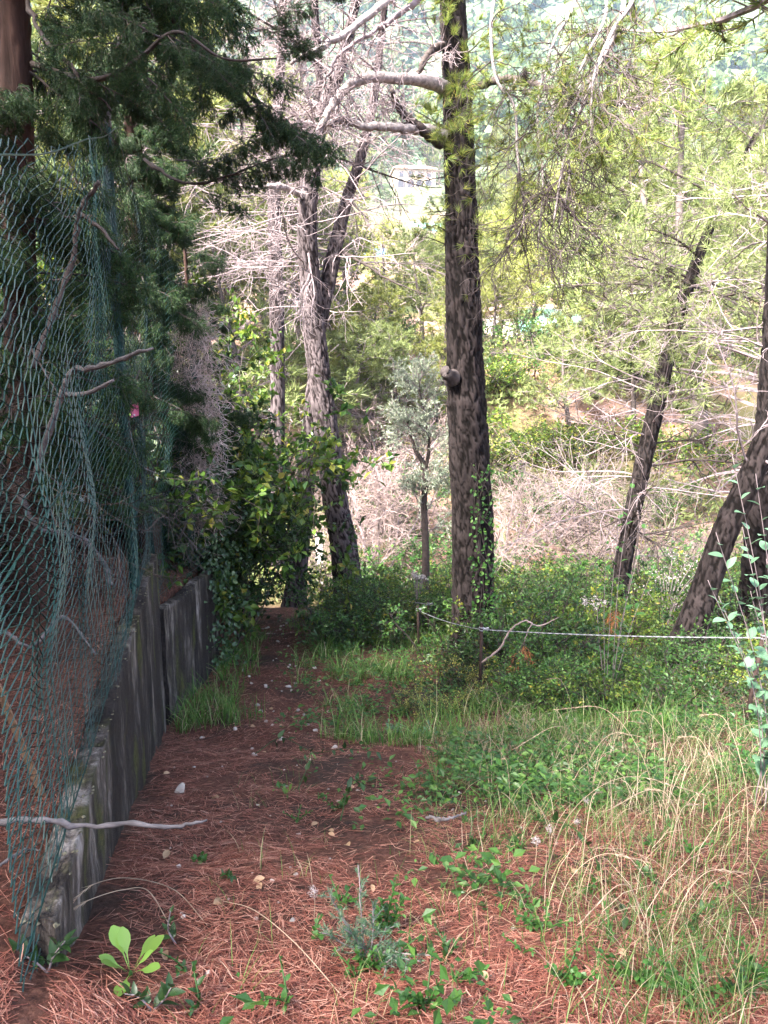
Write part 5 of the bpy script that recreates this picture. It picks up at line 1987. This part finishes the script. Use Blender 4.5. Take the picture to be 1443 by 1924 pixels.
# bent stalks over the litter
def stalk(pts, label, mat='straw', r0=.0016, heads=True):
    mb = MB()
    c = catmull(np.array(pts), 40)
    tubes(mb, c, np.linspace(r0, r0 * .5, 40)[None], 4)
    root = mb.obj('grass_stalk', M[mat], None, True)
    if heads:
        hb = MB()
        p, t = c[30:], nrm(np.gradient(c, axis=0))[30:]
        needles(hb, p, t, 3, (.012, .03), .0016, .25, 5)
        stuffpart(hb.obj('seed_head', M['straw'], root))
    tag(root, label, 'grass stalk', 'bent dry stalks')


def G(u, v, dz=0.0):
    a, b = gxy(u, v)
    return np.array([a, b, float(H(a, b)) + dz])


stalk([G(390, 1740), G(330, 1700, .05), P(245, 1650, 2.05), P(180, 1660, 1.95), P(140, 1690, 1.9)], 'arched dry grass stalk bowing onto the wall face')
stalk([G(320, 1740), G(280, 1700, .05), P(230, 1672, 2.0), P(170, 1690, 1.92), P(136, 1710, 1.9)], 'thin bowed stalk just under the arched one by the wall')
stalk([G(665, 1900), G(560, 1800, .04), G(480, 1740, .05), G(420, 1720, .05)], 'long pale runner lying diagonally over the litter', heads=False)
for i in range(22):
    rr = rs(2700 + i)
    u, v = rr.uniform(950, 1430), rr.uniform(1380, 1800)
    p = G(u, v)
    a = rr.uniform(-2.6, 2.6)
    L = rr.uniform(.25, .6)
    stalk([p, p + [.15 * L * math.cos(a), .1 * L * math.sin(a), .55 * L], p + [.5 * L * math.cos(a), .4 * L * math.sin(a), .85 * L], p + [1.0 * L * math.cos(a), .7 * L * math.sin(a), .75 * L]], 'tall bowed straw stalk standing in the slope grass')

# fluffy seed heads, dry leaves
for i, (u, v) in enumerate(((1000, 1345), (1080, 1345), (1015, 1455), (1095, 1455), (1065, 1345), (1082, 1548), (1098, 1515), (590, 1700), (1065, 1350), (1030, 1580), (1005, 1600), (1000, 1238))):
    p = G(u, v + 30, .02)
    rr = rs(2800 + i)
    root = empty('seed_head_stem', tuple(p))
    hgt = rr.uniform(.05, .11)
    mb = MB()
    tubes(mb, np.array([[0, 0, -.02], [.004, 0, hgt * .5], [.0, 0, hgt]]), np.full((1, 3), .0013), 4)
    mb.obj('stem', M['straw'], root)
    fb = MB()
    n = 90
    needles(fb, np.tile([[0, 0, hgt]], (n, 1)) + rr.normal(size=(n, 3)) * .007, nrm(rr.normal(size=(n, 3)) + [0, 0, .2]), 1, (.006, .016), .001, .1, i)
    stuffpart(fb.obj('fluff', M['fluff'], root))
    tag(root, 'fluffy whitish seed head above the litter and grass', 'seed head', 'fluffy seed heads')
rr = rs(2900)
for i in range(46):
    if i < 34:
        u, v = rr.uniform(300, 1400), rr.uniform(1420, 1910)
    else:
        u, v = rr.uniform(430, 600), rr.uniform(1180, 1420)
    a, b = gxy(u, v)
    if a < float(fence_x(b)) + .08:
        continue
    o = link('fallen_leaf', LF['brown'])
    o.location = (a, b, float(H(a, b)) + .014)
    f = rr.uniform(.5, 1.1)
    o.scale = (f, f, f)
    o.rotation_euler = (rr.uniform(-.5, .5), rr.uniform(-.3, .3), rr.uniform(0, 6.28))
    tag(o, 'curled dry leaf fallen on the needle litter', 'leaf', 'dry fallen leaves')

# rusty pine twigs hung on the thicket, ivy on the trunks
for i, (u, v, Y, lb) in enumerate(((985, 1205, 6.2, 'rusty dead pine spray hanging under the cable by the bent branch'), (1160, 1135, 7.0, 'rusty dead pine spray in the thicket beyond the cable'), (172, 905, 4.5, 'rust-brown dead spray behind the mesh'))):
    root = empty('dead_pine_spray', tuple(P(u, v, Y)))
    b = curve(np.zeros((5, 3)), nrm(rs(i).normal(size=(5, 3)) * .22 + [0, 0, -1]), np.linspace(.16, .32, 5), 6, rs(i), .1, .1)
    mb = MB()
    tubes(mb, b, np.full(b.shape[:2], .003), 4)
    stuffpart(mb.obj('twigs', M['twig_dark'], root))
    p, t = along(b, 9, i + 3, (.2, 1))
    fb = MB()
    needles(fb, p, t + [0, 0, -.3], 6, (.05, .1), .002, .4, i)
    stuffpart(fb.obj('needles', M['rusty_needles'], root))
    tag(root, lb, 'pine spray')


def ivy_on(u0, u1, v0, v1, Y, n, label, seed):
    r = rs(seed)
    root = empty('climbing_ivy', tuple(P((u0 + u1) / 2, v1, Y)))
    L = np.array(root.location)
    mb = MB()
    for k_ in range(5):
        c = catmull(np.array([P(r.uniform(u0, u1), v1 + (v0 - v1) * t, Y - .03) for t in np.linspace(0, 1, 6)]), 24)
        tubes(mb, c - L, np.full((1, 24), .004), 4)
    stuffpart(mb.obj('stems', M['twig_dark'], root))
    v = v1 + (v0 - v1) * r.random(n) ** 1.7
    p = np.array([P(r.uniform(u0, u1), a, Y - r.uniform(.0, .12)) for a in v])
    lb = MB()
    leaves(lb, p - L, nrm(r.normal(size=(n, 3)) + [0, 0, -.6]), r.normal(size=(n, 3)) * .5 + [0, -1, .3], .05 * r.uniform(.6, 1.2, n), .036 * r.uniform(.6, 1.2, n), .15, True)
    stuffpart(lb.obj('leaves', M['leaf_mid'], root))
    tag(root, label, 'ivy')


ivy_on(885, 935, 870, 1230, 8.2, 420, 'ivy climbing the lower stem of the thick pine', 3000)
ivy_on(630, 690, 1040, 1170, 11.2, 160, 'ivy at the foot of the forked pine', 3001)


# ------------------------------------------------------------------ buildings and covers on the hillside
def box(mb, a, b):
    x0, y0, z0 = a
    x1, y1, z1 = b
    v = np.array([[x0, y0, z0], [x1, y0, z0], [x1, y1, z0], [x0, y1, z0], [x0, y0, z1], [x1, y0, z1], [x1, y1, z1], [x0, y1, z1]])
    mb.add(v, [[0, 3, 2, 1], [4, 5, 6, 7], [0, 1, 5, 4], [1, 2, 6, 5], [2, 3, 7, 6], [3, 0, 4, 7]])


def part_box(name, mat, parent, a, b):
    mb = MB()
    box(mb, a, b)
    return mb.obj(name, M[mat], parent)


def house(u, v_base, Y, wid, hgt, dep, label, mat='house_wall', storeys=2, nwin=4, rz=0.0, arches=True, ridge=1.2):
    p = P(u, v_base, Y)
    root = empty('house', tuple(p), rz)
    part_box('wall', mat, root, (-wid / 2, 0, -6), (wid / 2, dep, hgt))
    mb = MB()
    e = .35
    v = [[-wid / 2 - e, -e, hgt], [wid / 2 + e, -e, hgt], [wid / 2 + e, dep + e, hgt], [-wid / 2 - e, dep + e, hgt], [-wid / 2 + 1.4, dep / 2, hgt + ridge], [wid / 2 - 1.4, dep / 2, hgt + ridge]]
    v += [[a, b, c - .18] for a, b, c in v[:4]]
    mb.add(np.array(v), [[0, 1, 5, 4], [2, 3, 4, 5], [0, 6, 7, 1], [1, 7, 8, 2], [2, 8, 9, 3], [3, 9, 6, 0], [6, 9, 8, 7]], [[1, 2, 5], [3, 0, 4]])
    rf = mb.obj('roof', M['roof'], root)
    part_box('chimney', mat, rf, (wid * .12, dep * .4, hgt + .2), (wid * .12 + .6, dep * .4 + .6, hgt + ridge + .9))
    for s in range(storeys):
        z0 = hgt * (.52 - .46 * s)
        for k_ in range(nwin):
            xc = -wid / 2 + wid * (k_ + .75) / (nwin + .5)
            if s == 1 and arches:
                m = MB()
                a = np.linspace(0, np.pi, 9)
                ring = np.column_stack([xc + .75 * np.cos(a), np.full(9, -.03), z0 + hgt * .16 + .75 * np.sin(a)])
                pts = np.vstack([[[xc + .75, -.03, z0 - .3]], ring, [[xc - .75, -.03, z0 - .3]], [[xc, -.03, z0]]])
                k2 = len(pts) - 1
                m.add(pts, None, [[k2, i_ + 1, i_] for i_ in range(k2 - 1)] + [[k2, 0, k2 - 1]])
                m.obj('arch', M['window'], root)
                continue
            wn = part_box('window', 'window', root, (xc - .4, -.04, z0), (xc + .4, .05, z0 + hgt * .3))
            part_box('shutter', 'shutter', wn, (xc - .80, -.09, z0 - .02), (xc - .43, -.041, z0 + hgt * .3 + .02))
            part_box('shutter', 'shutter', wn, (xc + .43, -.09, z0 - .02), (xc + .80, -.041, z0 + hgt * .3 + .02))
    tag(root, label, 'house', 'houses on the far hillside')


for (u, v, wpx, hpx, label, mat, st, nw, rz, ar, ridge) in (
        (780, 352, 74, 32, 'cream two-storey house with arches on the far hillside', 'house_wall', 2, 4, .12, True, 1.3),
        (1415, 545, 150, 60, 'large white house half hidden behind the scraggly pine', 'house_white', 1, 3, -.3, False, 1.0),
        (1432, 372, 70, 30, 'small white house higher up among the pale pines', 'house_white', 1, 3, -.2, False, .9),
        (1000, 634, 110, 26, 'low white hut under the turquoise sheet', 'house_white', 1, 0, .2, False, .5)):
    Yh = hill_depth(u, v)
    house(u, v, Yh, wpx * Yh / FPX, max(hpx * Yh / FPX, 1.9), 6, label, mat, st, nw, rz, ar, ridge)


def sheet(u, v, Y, w_, d_, z_, mat, label, name, tilt=.25):
    p = P(u, v, Y)
    n = 12
    g = np.linspace(-.5, .5, n)
    A, B = np.meshgrid(g, g, indexing='ij')
    f = np.stack([A * w_, B * d_, B * d_ * tilt + .12 * fbm(A * 5, B * 5, 0, int(u), 3) - .25 * (A ** 2 + B ** 2)], -1)
    idx = np.arange(n * n).reshape(n, n)
    q = np.stack([idx[:-1, :-1], idx[1:, :-1], idx[1:, 1:], idx[:-1, 1:]], -1).reshape(-1, 4)
    mb = MB()
    mb.add(f, q)
    mb.add(f - [0, 0, .05], q[:, ::-1])
    o = mb.obj(name, M[mat], None, True)
    o.location = p
    tag(o, label, 'cover')


sheet(1040, 604, hill_depth(1000, 634) - .6, 4.4, 3.0, 0, 'turq', 'turquoise sheet roof on the slope across the ravine', 'turquoise_cover', .45)
sheet(692, 476, hill_depth(692, 480), 4.0, 4.0, 0, 'blue', 'bright blue tarpaulin on the terraces below the cream house', 'blue_tarpaulin', .5)
sheet(800, 425, hill_depth(800, 429), 5.0, 5.0, 0, 'turq', 'pale turquoise pool cover below the cream house', 'pool_cover', .4)
p = P(600, 1035, 18.5)
mb = MB()
box(mb, (-.09, -.09, -2.0), (.09, .09, .40))
box(mb, (-.12, -.12, .402), (.12, .12, .45))
o = mb.obj('white_pillar', M['house_white'])
o.location = p
tag(o, 'white masonry pillar beyond the slender grey pine', 'pillar')

# ------------------------------------------------------------------ haze
mb = MB()
box(mb, (-3200, -3200, -12), (3200, 3200, 540))
hz = mb.obj('haze', None)
hm = bpy.data.materials.new('haze')
hm.use_nodes = True
n = hm.node_tree
n.nodes.remove(n.nodes['Principled BSDF'])
pv = n.nodes.new('ShaderNodeVolumePrincipled')
pv.inputs['Color'].default_value = (.55, .72, 1.0, 1)
pv.inputs['Density'].default_value = .00024
n.links.new(pv.outputs[0], n.nodes['Material Output'].inputs['Volume'])
hz.data.materials.append(hm)
tag(hz, 'thin pale haze filling the valley air', 'haze', kind='stuff')
